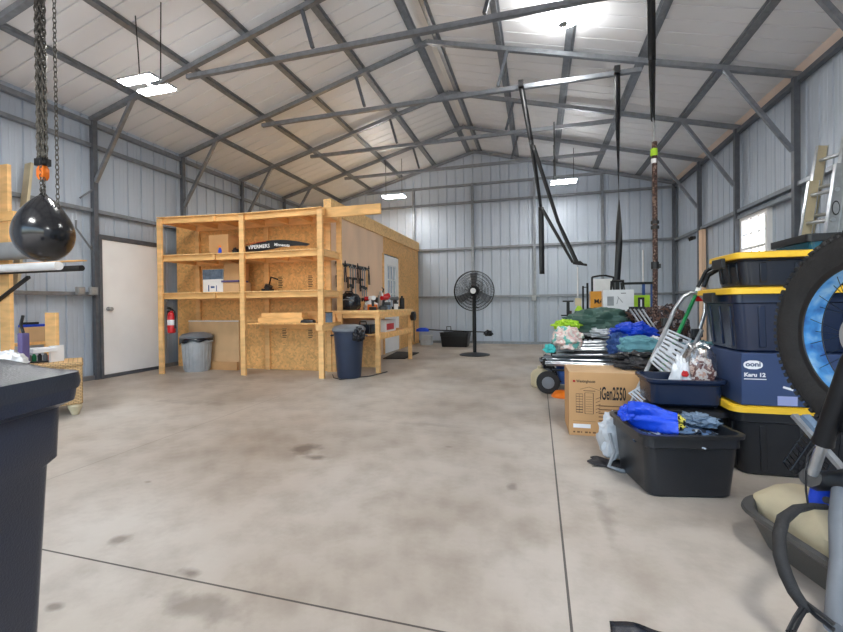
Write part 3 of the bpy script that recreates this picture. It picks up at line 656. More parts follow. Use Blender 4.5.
seq = ['clamp', 'hammer', 'pliers', 'hammer', 'clamp', 'wrench', 'clamp', 'pliers', 'hammer', 'clamp', 'wrench', 'hammer', 'pliers']
nm = {'clamp': 'bar clamp', 'hammer': 'hammer', 'pliers': 'dark-handled pliers', 'wrench': 'metal wrench'}
od = ['nearest the shelving', 'second in line from the shelving', 'third in line from the shelving', 'fourth in line from the shelving', 'fifth in line from the shelving', 'sixth in line from the shelving', 'in the middle of the row', 'sixth in line from the glazed door', 'fifth in line from the glazed door', 'fourth in line from the glazed door', 'third in line from the glazed door', 'second in line from the glazed door', 'nearest the glazed door']
for i, k in enumerate(seq):
    c = hung(i, 5.99 + i * .098, 1.66, k); c['label'] = f'{nm[k]} hung on the tool rail, {od[i]}'
for i, (y, z, k, lab) in enumerate(((6.42, 1.33, 'hammer', 'brown-handled hammer hung alone below the tool rail'), (6.95, 1.32, 'clamp', 'bar clamp hung low on plywood, first of a pair'), (7.05, 1.30, 'clamp', 'bar clamp hung low on plywood, closer to glazed door'))):
    c = hung(i * 2, y, z, k); c['label'] = lab
for x_, y_, w_, h_, m_, lab in ((-2.36, 6.2, .10, .07, 'charcoal', 'small dark box at the front edge of the workbench'), (-2.85, 6.25, .12, .16, 'red', 'red tool box against the plywood'), (-2.5, 6.7, .14, .10, 'denim', 'blue-grey box among tools on the workbench'), (-2.9, 7.2, .14, .22, 'brown', 'brown box at the far end against plywood'), (-2.36, 6.8, .07, .12, 'whitepl', 'small white bottle box near the front bench edge'), (-2.7, 7.28, .12, .13, 'black', 'black box beside the spray cans')):
    c = thing('small_box', lab, 'box', (x_, y_, BZ), .3, 'small boxes on the workbench'); MB().box(-w_ / 2, w_ / 2, -w_ / 2, w_ / 2, 0, h_ * .8).build('body', m_, c, bev=.005); MB().box(-w_ / 2 - .003, w_ / 2 + .003, -w_ / 2 - .003, w_ / 2 + .003, h_ * .8, h_).build('lid', 'black' if m_ != 'black' else 'lidgrey', c, bev=.004)
# under the bench
c = carton('cardboard_box', 'white and red carton on the lower shelf of workbench', -2.78, -2.35, 6.25, 6.75, .579, .77, 'whitepl', tape=False); MB().box(.215, .2165, -.2, .15, .03, .13).build('printed_panel', 'red', c)
c = thing('tool_case', 'dark tool case on workbench lower shelf behind the trash can', 'case', (-2.6, 5.95, .579)); MB().loft([(0, 0, 0, .17, .12, .03), (0, 0, .14, .17, .12, .03)]).build('body', 'gloss', c); MB().tube([(-.06, -.02, .14), (-.05, -.02, .18), (.05, -.02, .18), (.06, -.02, .14)], .01).build('handle', 'black', c)
c = thing('cooler', 'plywood panel standing below workbench', 'panel', (-2.7, 6.3, 0)); MB().box(-.2, .2, 0, .02, 0, .5).build('panel', 'osbl', c)
c.name = 'plywood_offcut'
o = MB().add([at(383, 359, Z=.002), at(405, 359, Z=.002), at(419, 353, Z=.002), at(397, 352, Z=.002)] + [p + Vector((0, 0, .014)) for p in (at(383, 359, Z=.002), at(405, 359, Z=.002), at(419, 353, Z=.002), at(397, 352, Z=.002))], [(3, 2, 1, 0), (4, 5, 6, 7), (0, 1, 5, 4), (1, 2, 6, 5), (2, 3, 7, 6), (3, 0, 4, 7)]).build('door_mat', 'blackrub'); tag(recenter(o), 'black rubber mat on the floor in front of the glazed door', 'mat')
o = MB().tube([(-2.9, 5.5, .008), (-2.75, 5.25, .008), (-2.6, 5.15, .008), (-2.3, 5.5, .008), (-2.2, 5.9, .008)], .007, 6).build('power_cord', 'black'); tag(recenter(o), 'black cord on the floor around navy trash can', 'cord')

# ------------------------------------------------------------------ pedestal fan
fc = at(474, 291, Y=8.25)
t = thing('pedestal_fan', 'large black pedestal fan standing before the gable wall', 'fan', (fc.x, 8.25, 0)); R = .395; cz = fc.z
MB().lathe((0, 0, 0), [(.30, 0), (.30, .012), (.22, .03), (.08, .05), (.03, .055)], 40).build('base', 'blackmetal', t)
MB().cyl((0, .02, .05), (0, .02, cz - .1), .036).cyl((0, .02, cz - .35), (0, .02, cz), .022).cyl((.02, .02, cz - .33), (.09, .02, cz - .33), .012).build('pole', 'blackmetal', t)
MB().lathe((0, .12, cz), [(.02, -.02), (.09, 0), (.1, .06), (.1, .14), (.06, .18), (.02, .19)], 24, axis=1).build('motor', 'blackmetal', t)
mb = MB()
for q in range(3):
    a0 = PI / 2 + q * 2 * PI / 3
    def fn(u, v, a0=a0):
        r = .06 + (R - .09) * v; w = .28 + .28 * v; a = a0 + (u - .5) * (w / max(.3, v + .25))
        return (math.cos(a) * r, .0 + (u - .5) * .09, cz + math.sin(a) * r)
    mb.grid(fn, 6, 8)
mb.build('blades', 'lidgrey', t, solid=.003)
MB().lathe((0, .03, cz), [(.03, -.04), (.06, -.02), (.06, .06), (.03, .07)], 20, axis=1).build('blade_hub', 'blackmetal', t)
mb = MB()
for yy, rad in ((-.09, R), (.0, R), (.09, R)): mb.tube([(math.cos(2 * PI * i / 56) * rad, yy * .5, cz + math.sin(2 * PI * i / 56) * rad) for i in range(56)], .006, 5, closed=True)
for sd in (-1, 1):
    for rad in (.1, .16, .22, .28, .34): mb.tube([(math.cos(2 * PI * i / 40) * rad, sd * (.11 - .06 * (rad / R) ** 3), cz + math.sin(2 * PI * i / 40) * rad) for i in range(40)], .0032, 4, closed=True)
    for i in range(72):
        a = 2 * PI * i / 72; mb.tube([(math.cos(a + .25 * k / 4) * (.05 + (R - .05) * k / 4), sd * (.11 - .065 * (k / 4) ** 3), cz + math.sin(a + .25 * k / 4) * (.05 + (R - .05) * k / 4)) for k in range(5)], .003, 3)
mb.build('guard', 'blackmetal', t)
MB().cyl((0, -.13, cz), (0, -.10, cz), .055, n=24).build('badge', 'whitepl', t)
# tub and trimmer
a = at(439, 346, Z=0)
t = thing('storage_tub', 'black open tub on the floor behind the pedestal fan', 'tub', ((-2.28 - 1.55) / 2, 9.85, 0))
def tub(t, bx, by, tx, ty, h, mat, th=.006, rim=.012, r=.05, name='body'):
    MB().loft([(0, 0, 0, bx, by, r), (0, 0, .01, bx + .004, by + .004, r), (0, 0, h * .72, bx + (tx - bx) * .72, by + (ty - by) * .72, r), (0, 0, h * .74, bx + (tx - bx) * .74 + rim * .5, by + (ty - by) * .74 + rim * .5, r), (0, 0, h - .012, tx, ty, r), (0, 0, h - .012, tx + rim, ty + rim, r), (0, 0, h, tx + rim, ty + rim, r),
                (0, 0, h, tx - th, ty - th, r), (0, 0, .012, bx - th, by - th, r)]).build(name, mat, t)
tub(t, .30, .2, .34, .24, .34, 'black')
o = thing('string_trimmer', 'string trimmer with blue motor lying across the black tub', 'trimmer', (-2.7, 9.72, .36))
MB().tube([(0, 0, .05), (.4, .02, .03), (1.55, .04, -.01)], .013, 8).build('shaft', 'blackmetal', o); MB().loft([(0, 0, .0, .16, .06, .03), (0, 0, .06, .15, .06, .03), (0, 0, .09, .08, .04, .03)]).build('motor', 'bluefab', o)
MB().blob((1.58, .03, -.04), .1, .08, .08, 5, .4).build('head', 'black', o); MB().tube([(.6, 0, .03), (.6, -.02, .12), (.7, -.02, .12), (.7, 0, .03)], .011, 6).build('handle', 'black', o)
c = thing('storage_crate', 'small dull grey box on the floor beside wooden room corner', 'box', (-2.7, 10.1, 0)); MB().box(-.14, .14, -.1, .1, 0, .22).build('body', 'greybag', c, bev=.01); MB().box(-.15, .15, -.11, .11, .22, .24).build('lid', 'greybag', c, bev=.005)

# ------------------------------------------------------------------ lamps
def shoplight(label, c, w, d, gap, rz, cords, dz=0, parent_z=None):
    t = thing('shop_light', label, 'ceiling light', c, rz, 'hanging shop lights')
    MB().box(-w / 2 - .01, w / 2 + .01, -gap / 2 - d, -gap / 2, .012, .035).box(-w / 2 - .01, w / 2 + .01, gap / 2, gap / 2 + d, .012, .035).box(-.02, .02, -gap / 2 - .01, gap / 2 + .01, .02, .035).build('housing', 'alud', t, bev=.004)
    for s in (-1, 1):
        MB().box(-w / 2, w / 2, s * (gap / 2 + d / 2) - d / 2, s * (gap / 2 + d / 2) + d / 2, 0, .012).build('lamp_panel', 'led', t)
    for x, y, zt, dx in cords: MB().tube([(x, y, .04), (x + dx * .4, y, zt * .5), (x + dx, y, zt)], .006, 6).build('cord', 'black', t)
    return t
shoplight('twin panel shop light over the floor near the white door', (-4.03, 3.55, 3.40), .42, .105, .12, 0, [(-.1, 0, under(-4.13) - 3.40, -.05), (.18, 0, under(-3.85) - 3.40, .02)])
shoplight('twin shop light above the far end of the wooden room', at(394, 197, Y=9.35), .50, .08, .09, 0, [(-.2, 0, under(-3.4) + .02 - at(394, 197, Y=9.35).z, 0), (.2, 0, under(-3.2) + .02 - at(394, 197, Y=9.35).z, 0)])
shoplight('twin shop light hanging before the gable wall beyond the straps', (.54, 9.3, 3.56), .50, .08, .1, 0, [(-.2, 0, under(.34) - 3.56, 0), (.2, 0, under(.74) - 3.56, 0)])
t = thing('shop_light', 'bright multi-panel lamp fixed close under the roof sheets at the top edge', 'ceiling light', at(563, 24, Y=5.2), .1, 'hanging shop lights')
MB().cyl((0, 0, .0), (0, 0, under(t.location.x) + .06 - t.location.z), .03).lathe((0, 0, 0), [(.05, -.01), (.06, 0), (.05, .03)], 20).build('housing', 'alud', t)
for a_ in (0, 2.1, 4.2): MB().beam((math.cos(a_) * .05, math.sin(a_) * .05, .0), (math.cos(a_) * .22, math.sin(a_) * .22, .05), .15, .012).build('lamp_panel', 'led', t)
shoplight('added twin shop light out of view over the open doorway', (-3.6, .2, 3.5), .9, .12, .12, 0, [(0, 0, under(-3.6) - 3.5, 0)])  # extra lamp out of view, added to light the front of the shop
shoplight('added twin shop light out of view over the bicycle', (1.3, .6, 3.5), .9, .12, .12, 0, [(0, 0, under(1.3) - 3.5, 0)])  # second added lamp above the view, more light for the near bay

# ------------------------------------------------------------------ chain hoist and bag
GY = 2.60
bc = at(44, 232, Y=GY)
def chain(mb, x, y, z0, z1, pitch=.03, r=.0035, w=.010):
    n = int((z1 - z0) / pitch)
    for i in range(n):
        z = z0 + (i + .5) * pitch; h = pitch * .68
        a = Vector((1, 0, 0)) if i % 2 else Vector((0, 1, 0)); pts = []
        for k in range(8):
            an = 2 * PI * k / 8; pts.append(Vector((x, y, z)) + a * math.cos(an) * w + Vector((0, 0, math.sin(an) * h)))
        mb.tube(pts, r, 4, closed=True)
HX, HY = bc.x, GY
rz_ = under(HX)
o = thing('punching_bag', 'glossy black teardrop water punching bag hanging at the left', 'punching bag', (HX, HY, at(44, 262, Y=GY).z))
h = at(44, 195, Y=GY).z - at(44, 262, Y=GY).z; r = .215
prof = []
for i in range(33):
    s = i / 32; z = s * h
    if s < .42: rad = r * math.sin(math.acos(max(-1, min(1, 1 - s / .42)))) if s < .42 else r
    else:
        q = (s - .42) / .58; rad = r * (max(0, math.cos(q * PI / 2)) ** .78) * (1 - .12 * q) + .022 * q
    prof.append((max(rad, .004), z))
MB().lathe((0, 0, 0), prof, 48).build('body', 'bagblack', o)
mb = MB()
for a in (0, PI / 2, PI, 3 * PI / 2): mb.beam((math.cos(a + .5) * .09, math.sin(a + .5) * .09, h * .80), (0, 0, h + .02), .03, .006, up=(math.cos(a), math.sin(a), 0))
mb.cyl((0, 0, h - .01), (0, 0, h + .05), .018).build('hanging_strap', 'blackrub', o)
o.location.y = GY
bz = o.location.z + h
t = thing('chain_hoist', 'steel chain hoist with orange hook block holding the punching bag', 'chain hoist', (HX, HY, bz + .04))
zt = rz_ - bz - .04
mb = MB()
for dx, dy in ((-.042, 0), (-.022, .02), (-.002, -.012), (.018, .012), (.036, .0)): chain(mb, dx, dy, .24, zt - .02, .05, .0075, .017)
mb.build('lift_chain', 'chain', t)
MB().loft([(0, 0, .09, .025, .025, .01), (0, 0, .12, .04, .03, .01), (0, 0, .18, .04, .03, .01), (0, 0, .21, .03, .02, .01)]).build('hook_block', 'orange', t)
MB().tube([(0, 0, .1), (0, 0, .05), (.016, 0, .03), (.016, 0, .0), (0, 0, -.012), (-.014, 0, .0)], .007, 8).build('hook', 'blackmetal', t); MB().box(-.05, .05, -.035, .035, .21, .27).build('hook_collar', 'blackmetal', t)
mb = MB(); chain(mb, .125, .03, -.16, zt - .02, .042, .0045, .013); mb.build('hand_chain', 'chain', t)
mb = MB(); chain(mb, .02, -.028, -.02, .25, .03); chain(mb, .045, -.02, -.05, .1, .03); mb.build('slack_chain', 'chain', t)
MB().lathe((0, 0, zt - .03), [(.03, -.1), (.1, -.08), (.1, .0), (.03, .03)], 20).build('hoist_head', 'blackmetal', t)

# ------------------------------------------------------------------ straps and rope
def ribbon(mb, p, q, w=.045, tw=(0, 1.2), n=14, sag=0):
    p, q = Vector(p), Vector(q); vs = []; fs = []
    for i in range(n + 1):
        s = i / n; c = p.lerp(q, s); a = tw[0] + (tw[1] - tw[0]) * s; c.x += sag * math.sin(PI * s)
        d = Vector((math.cos(a), math.sin(a), 0)) * w / 2
        vs += [c - d, c + d]
    for i in range(n): fs.append((2 * i, 2 * i + 1, 2 * i + 3, 2 * i + 2))
    mb.add(vs, fs)
y = BENT[5] - .035
a = at(521, 86, Y=y)
t = thing('suspension_strap', 'black suspension trainer strap with loose end and foot loop on third frame', 'strap', a)
def S(u, v, yy=None): return at(u, v, Y=yy or y) - a
mb = MB(); ribbon(mb, (0, 0, 0), S(531, 140), .075, (.1, .5)); ribbon(mb, S(531, 140), S(541, 207), .07, (.5, 1.0)); ribbon(mb, S(541, 207), S(542, 274), .07, (.1, .3)); mb.build('main_strap', 'black', t, solid=.003)
mb = MB(); ribbon(mb, S(533, 145), S(558, 222), .06, (.3, .6)); ribbon(mb, S(558, 222), S(577, 263), .06, (.6, .1)); ribbon(mb, S(541, 207), S(573, 263), .05, (0, .6)); mb.build('side_strap', 'black', t, solid=.003)
MB().tube([S(573, 263), S(587, 265), S(580, 262), S(573, 263)], .016, 8).build('handle', 'blackrub', t)
MB().box(-.035, .035, -.04, .04, -.02, .07).build('top_loop', 'black', t)
a = at(617, 72, Y=y)
t = thing('suspension_strap', 'single straight black strap hanging with a square handle at its end', 'strap', a)
mb = MB(); ribbon(mb, (0, 0, 0), S(618, 140), .075, (0, .8)); ribbon(mb, S(618, 140), S(619, 200), .07, (.8, 1.5)); ribbon(mb, S(619, 200), S(619, 245), .08, (1.5, 3)); ribbon(mb, S(619, 245), S(617, 282), .08, (3, 3.4)); mb.build('main_strap', 'black', t, solid=.003)
MB().tube([S(612, 281), S(611, 291), S(625, 291), S(623, 281), S(612, 281)], .02, 8).build('handle', 'blackrub', t); MB().box(-.035, .035, -.04, .04, -.02, .07).build('top_loop', 'black', t)
y = BENT[4] - .035
a = at(651, -3, Y=y)
t = thing('climbing_rope', 'brown woven climbing rope with green band hanging from a black strap', 'rope', a)
mb = MB(); ribbon(mb, (0, 0, .12), S(652, 60), .075, (0, .3)); ribbon(mb, S(652, 60), S(653, 122), .07, (.3, .9)); mb.build('top_strap', 'black', t, solid=.003)
MB().tube([S(652.5, 118), S(654, 126), S(654, 138), S(653, 144)], .009, 8).build('shackle', 'alud', t)
mb = MB(); mb.tube([S(654.5, 142), S(654.8, 200), S(655.2, 260), S(655, 318)], .023, 12); mb.build('rope', 'rope', t)
MB().cyl(S(654, 149), S(654, 156), .031).build('green_band', 'lime', t); MB().cyl(S(654, 159), S(654, 163.5), .026).build('white_tag', 'whitepl', t)
MB().cyl(S(655, 221), S(655, 224), .036).cyl(S(655, 226), S(655, 229), .036).cyl(S(655, 262), S(655, 269), .034).box(*sum([[S(658, 266)[i] - .02, S(658, 266)[i] + .02] for i in range(3)], [])).build('clamp', 'black', t)
y = BENT[6] - .035; a = at(554, 122, Y=y)
t = thing('hanging_cable', 'thin dark cable hanging from frame beside white shop light', 'cable', a); MB().tube([(0, 0, 0), S(554.5, 150), S(555, 176)], .012, 6).build('cable', 'black', t)

# ------------------------------------------------------------------ totes on the window side
def tote(name, label, c, hx, hy, h, rz, mat, lidmat=None, group=None, taper=.86, ribn=3, cat='storage tote', lid_h=.045):
    t = thing(name, label, cat, c, rz, group); bx, by = hx * taper, hy * taper
    def lp(z): s = z / h; return bx + (hx - bx) * s, by + (hy - by) * s
    secs = [(0, 0, 0, bx - .012, by - .012, .05), (0, 0, .012, bx, by, .05)]
    z = h * .78; x_, y_ = lp(z); secs += [(0, 0, z, x_, y_, .05), (0, 0, z + .006, x_ + .010, y_ + .010, .05), (0, 0, h - .02, hx + .004, hy + .004, .05), (0, 0, h - .018, hx + .022, hy + .022, .06), (0, 0, h, hx + .024, hy + .024, .06), (0, 0, h + .001, hx + .002, hy + .002, .05)]
    if not lidmat: secs += [(0, 0, h - .01, hx - .004, hy - .004, .05), (0, 0, .02, bx - .006, by - .006, .05)]
    MB().loft(secs, 6).build('body', mat, t)
    if ribn:
        mb = MB()
        for sg in (-1, 1):
            for i in range(ribn):
                fx = -.62 + 1.24 * i / max(1, ribn - 1)
                (x0, y0), (x1, y1) = lp(.03), lp(h * .74)
                mb.beam((fx * x0, sg * (y0), .03), (fx * x1, sg * (y1 + .0), h * .74), .035, .014, up=(0, sg, 0)); mb.beam((sg * x0, fx * y0, .03), (sg * (x1), fx * y1, h * .74), .03, .014, up=(sg, 0, 0))
        mb.build('body_ribs', mat, t, bev=.004)
    if lidmat:
        H = h + .003
        MB().loft([(0, 0, H - .028, hx + .030, hy + .030, .06), (0, 0, H - .026, hx + .036, hy + .036, .06), (0, 0, H + .004, hx + .034, hy + .034, .06), (0, 0, H + .012, hx + .014, hy + .014, .06), (0, 0, H + .004, hx - .01, hy - .01, .05), (0, 0, H + .004, hx - .05, hy - .05, .04), (0, 0, H + .014, hx - .06, hy - .06, .04)], 6).build('lid', lidmat, t)
        for sg in (-1, 1): MB().box(sg * (hx + .045) - .012, sg * (hx + .045) + .012, -.07, .07, h - .07, h - .01).build('latch', 'black', t, bev=.004)
    return t
# stack beside bike: bottom, carton, middle, top
SX, SYY = 1.43, 3.06
g = 'black totes with yellow lids'
tote('storage_tote', 'black tote with yellow lid on the floor under navy carton', (SX, SYY, 0), .325, .23, .400, .02, 'charcoal', 'yellow', g, .88)
c = thing('pizza_oven_carton', 'navy carton with white oval logo and lettering between yellow-lidded totes', 'carton', (SX - .01, SYY - .01, .418), .02)
MB().box(-.30, .30, -.24, .24, 0, .298).build('body', 'oonibox', c, bev=.003)
MB().loft([(0, 0, 0, .048, .020, .02), (0, 0, .0008, .048, .020, .02)]).build('logo_oval', 'whitepl', c)
lo = c.children[-1]; lo.location = (-.243, -.2405, .232); lo.rotation_euler = (PI / 2, 0, 0)
MB().loft([(0, 0, 0, .040, .025, .025), (0, 0, .0008, .040, .025, .025)]).build('logo_oval', 'whitepl', c); lo = c.children[-1]; lo.location = (-.243, -.2404, .232); lo.rotation_euler = (PI / 2, 0, 0)
text('ooni', .036, (-.243, -.2415, .224), (PI / 2, 0, 0), 'oonibox', c, 'logo_text', 'CENTER', 1.15, bold=.0012)
text('Karu 12', .031, (-.288, -.2412, .165), (PI / 2, 0, 0), 'whitepl', c, 'printed_text', 'LEFT', 1.05, bold=.0012)
MB().box(-.288, -.178, -.2412, -.2402, .148, .153).build('printed_line', 'whitepl', c)
MB().box(-.125, -.03, -.2412, -.2402, .005, .058).build('shipping_label', 'lavender', c); MB().beam((-.098, -.2407, .11), (-.05, -.2407, .095), .0015, .012, up=(0, 0, 1)).build('printed_line', 'whitepl', c)
tote('storage_tote', 'big navy tote with yellow lid resting on the navy carton', (SX, SYY, .718), .335, .235, .362, .02, 'navy', 'yellow', g, .9)
tote('storage_tote', 'shallow navy tote with yellow lid topmost of its stack by the wheel', (SX + .01, SYY + .01, 1.096), .29, .175, .195, .03, 'navydk', 'yellow', g, .93)
S2 = (2.12, 3.64)
tote('storage_tote', 'dark tote with yellow lid on the floor behind the bicycle fork', (S2[0], S2[1], 0), .325, .23, .36, -.03, 'navydk', 'yellow', g, .88)
tote('storage_tote', 'dark purple-blue tote seen through the wheel spokes', (S2[0], S2[1], .378), .325, .23, .36, -.03, 'purple', 'yellow', g, .88)
tote('storage_tote', 'dark navy tote seen through the upper wheel spokes', (S2[0], S2[1], .756), .325, .23, .34, .03, 'navydk', 'yellow', g, .9)
# dark items on top shelf behind top tote
p = at(700, 275, Y=3.45)
c = thing('folding_stool', 'dark tubular folding frame poking out behind the top tote', 'frame', (1.10, 3.30, 1.096)); MB().tube([(0, 0, .02), (.03, 0, .10), (.14, 0, .17)], .016, 8).tube([(-.02, .04, .02), (.03, .04, .13), (.14, .04, .2)], .012, 8).build('tube_frame', 'blackmetal', c)
# crate up high (teal/black) on second stack
q1 = at(800, 234, Y=3.4)
c = thing('storage_crate', 'glossy teal storage crate with black rim below the ladder', 'crate', (S2[0] - .0, S2[1], 1.115))
hz = q1.z - 1.115; MB().loft([(0, 0, 0, .32, .2, .03), (0, 0, hz - .05, .35, .22, .03)]).build('body', 'tealpl', c); MB().loft([(0, 0, hz - .05, .375, .24, .03), (0, 0, hz, .375, .24, .03)]).build('rim', 'black', c)
for i in range(5): MB().box(-.28 + i * .13, -.24 + i * .13, -.222, -.205, .02, hz - .05).build('rib', 'navydk', c)

# big open tote with clothes
t = tote('storage_tote', 'large black open tote full of clothes with blue tarp on its edge', (.715, 2.64, 0), .238, .23, .335, .20, 'charcoal', None, 'open black totes', .89, 0)
MB().blob((0, 0, .27), .21, .19, .07, 21, .45, 3.2, flatb=False).build('contents', 'clothes', t, kind='stuff')
c = thing('blue_tarp', 'bright blue tarp roll resting on the rim of the open tote', 'tarp', (.600, 2.575, .352), -.20)
mb = MB()
def tarp(u, v):
    a = u * 2 * PI; x = -.115 + .24 * v; r = .066 * (1 + .18 * math.sin(a * 3 + v * 4) + .10 * math.sin(a * 7 + v * 9)) * (1 - .35 * max(0, v - .55) - .5 * max(0, .12 - v) * 4)
    return (x, math.cos(a) * r * 1.05 + .02 * math.sin(v * 5), math.sin(a) * r + .045 - .05 * v)
mb.grid(tarp, 36, 24); mb.build('fold', 'bluefab', c); MB().blob((-.115, 0, .03), .05, .06, .05, 5, .3).build('loose_end', 'bluefab', c)
o = MB().blob((.735, 2.58, .345), .035, .035, .045, 31, .6, 3).build('patterned_cloth', 'yblk'); tag(recenter(o), 'small yellow and black patterned cloth beside blue tarp', 'cloth')
o = MB().blob((.86, 2.68, .345), .11, .09, .035, 34, .5, 3).build('denim_jacket', 'denim'); tag(recenter(o), 'folded denim garment on top of the open tote', 'garment')
# small open tote behind, on a closed one
t = tote('storage_tote', 'black closed tote hidden behind the open tote of clothes', (.90, 3.03, 0), .18, .12, .34, .05, 'charcoal', 'black', g, .88)
t = tote('storage_tote', 'small navy open tote holding bags below the step ladder', (.875, 3.06, .368), .205, .15, .165, .06, 'navy', None, 'open black totes', .97, 0)
c = thing('clear_bag', 'clear plastic bag of pinkish items standing in small open tote', 'bag', (1.0, 3.06, .385), .1)
MB().blob((0, 0, .17), .095, .07, .19, 41, .18, 2, sq=.8).build('bag_film', 'clearbag', c); MB().blob((0, 0, .14), .08, .055, .14, 43, .3, 3).build('contents', 'bagstuff', c)
c = thing('white_bag', 'white plastic shopping bag with red print in small tote', 'bag', (.885, 3.05, .385)); MB().blob((0, 0, .12), .06, .06, .15, 45, .3, 2.5).build('body', 'whitepl', c); MB().blob((.01, -.05, .17), .022, .014, .022, 46, .2).build('red_print', 'red', c)
# grey bag on floor
c = thing('grey_bag', 'crumpled light grey duffel bag on the floor beside the carton', 'bag', (.47, 2.90, 0), .3)
MB().blob((0, 0, .15), .10, .11, .165, 51, .3, 2.4).build('body', 'greybag', c)
MB().tube([(-.10, -.13, .22), (-.09, -.17, .12), (-.12, -.16, .03), (-.06, -.19, .012), (.06, -.18, .012)], .012, 6, flat=1).build('strap', 'grey', c)
o = MB().grid(lambda u, v: (.44 + (u - .5) * .26 + .02 * math.sin(v * 9), 2.82 + (v - .5) * .16 + .02 * math.sin(u * 8), .006 + .006 * math.sin(u * 12) * math.sin(v * 7) + .006), 12, 8).build('dark_cloth', 'darkfab', solid=.004); tag(recenter(o), 'dark cloth lying under the grey bag on the floor', 'cloth')

# generator carton
c = thing('generator_carton', 'tall brown carton with printed generator drawing and model lettering', 'carton', (.222, 3.385, 0), .02)
Wb, Db, Hb = .62, .40, .487
MB().box(0, Wb, 0, Db, 0, Hb - .003).build('body', 'cardboard', c, bev=.004); MB().box(.002, Wb - .002, .002, Db / 2 - .002, Hb - .003, Hb + .001).box(.002, Wb - .002, Db / 2 + .002, Db - .002, Hb - .003, Hb + .001).build('flap', 'cardboardl', c)
text('Westinghouse', .030, (.055, -.0015, .408), (PI / 2, 0, 0), 'ink', c, sx=.78, bold=.0004)
text('iGen2550', .135, (.222, -.0015, .285), (PI / 2, 0, 0), 'ink', c, sx=.34, bold=.003)
mb = MB()
mb.lathe((.038, -.001, .417), [(.009, 0), (.009, .001), (.0095, .001), (.0095, 0)], 16, axis=1); mb.build('logo_mark', 'red', c)
mb = MB()
def ln(x0, z0, x1, z1, w=.0022): mb.beam((x0, -.0008, z0), (x1, -.0008, z1), .001, w, up=(0, 0, 1)) if abs(x1 - x0) > abs(z1 - z0) else mb.beam((x0, -.0008, z0), (x1, -.0008, z1), .001, w, up=(1, 0, 0))
for x in (.115, .175): ln(x, .17, x, .33, .004)
ln(.115, .17, .175, .17); ln(.105, .345, .19, .345, .004); ln(.08, .355, .145, .375); ln(.145, .375, .22, .35); ln(.115, .33, .175, .33)
for i in range(7): ln(.122, .19 + i * .018, .168, .19 + i * .018, .0016)
for i in range(8): ln(.052, .18 + i * .02, .10, .18 + i * .02, .006 if i < 3 else .003); 
for i in range(5): ln(.192, .18 + i * .026, .225, .195 + i * .026, .003)
for x in (.052, .075, .10): ln(x, .175, x, .32, .002)
mb.build('printed_drawing', M['ink'], c)
mb = MB()
for i, w in enumerate((.2, .17, .19, .16, .12)): ln(.212, .235 - i * .028, .212 + w, .235 - i * .028, .008)
ln(.03, .112, .19, .112, .002)
for i, w in enumerate((.02, .03, .012, .03, .02, .03)): ln(.03 + i * .028, .028, .03 + i * .028 + w * .7, .028, .012)
mb.build('printed_lines', 'inkbrown', c)
MB().box(.03, .155, -.0016, -.0005, .06, .09).build('shipping_label', 'whitepl', c)

# ------------------------------------------------------------------ wagon with folded camp chairs
t = thing('folding_wagon', 'dark folding wagon with black wheels behind the brown carton', 'wagon', (.60, 5.22, 0))
MB().loft([(.03, 0, .10, .40, .28, .04), (.03, 0, .25, .43, .30, .04), (.03, 0, .25, .42, .29, .04), (.03, 0, .12, .39, .27, .04)]).build('fabric_tub', 'bluedk', t)
mb = MB()
for sx in (-1, 1):
    for sy in (-1, 1): mb.tube([(sx * .40, sy * .27, .12), (sx * .45, sy * .31, .262)], .013, 8)
mb.tube([(-.45, -.31, .262), (.45, -.31, .262), (.45, .31, .262), (-.45, .31, .262)], .013, 8, closed=True).tube([(-.4, -.27, .13), (.4, -.27, .13), (.4, .27, .13), (-.4, .27, .13)], .012, 8, closed=True)
mb.build('frame', 'blackmetal', t)
for sx in (-1, 1):
    for sy in (-1, 1):
        w = MB().lathe((sx * .50, sy * .31 - .025, .128), [(.085, 0), (.122, .004), (.128, .015), (.128, .035), (.122, .046), (.085, .05)], 28, axis=1).build('wheel', 'blackrub', t)
        MB().lathe((sx * .50, sy * .31 - .028, .128), [(.02, 0), (.084, .012), (.084, .044), (.02, .056)], 16, axis=1).build('wheel_hub', 'lidgrey', w)
def campchair(label, c, rz, ln_, seed, fab, tilt=0, n=11, rad=.06):
    t = thing('folded_camp_chair', label, 'folded chair', c, rz, 'folded camp chairs on the wagon'); r = random.Random(seed); mb = MB()
    for i in range(n):
        a = r.uniform(0, 2 * PI); b = a + r.uniform(-.8, .8); ra = rad * r.uniform(.5, 1); rb = rad * r.uniform(.5, 1.1)
        mb.tube([(-ln_ / 2 + r.uniform(0, .08), math.cos(a) * ra, rad + math.sin(a) * ra * .8), (ln_ / 2 - r.uniform(0, .1), math.cos(b) * rb, rad + tilt + math.sin(b) * rb * .8)], .0125, 8)
    mb.build('tube_frame', 'alu' if seed % 2 else 'lidgrey', t)
    MB().blob((.02, .0, rad + tilt * .5), ln_ * .36, rad * .5, rad * .5, seed, .4, 3, nu=30, nv=14, flatb=False).build('fabric', fab, t)
    mb = MB()
    for x in (-ln_ / 2 + .04, ln_ / 2 - .06): mb.blob((x, 0, rad), .03, rad * .8, rad * .8, seed + 1, .2, 2, nu=14, nv=8)
    mb.build('joint', 'black', t)
    return t
campchair('black folded camp chair lowest at the front of the wagon', (0.632, 4.940, 0.280), 0.0, 1.20, 11, 'darkfab')
campchair('second black folded camp chair lying behind the lowest front one', (0.584, 5.083, 0.285), 0.05, 1.16, 12, 'black')
campchair('grey-tubed folded camp chair resting above the front black chairs', (0.644, 4.973, 0.380), -0.04, 1.04, 13, 'darkfab', .02)
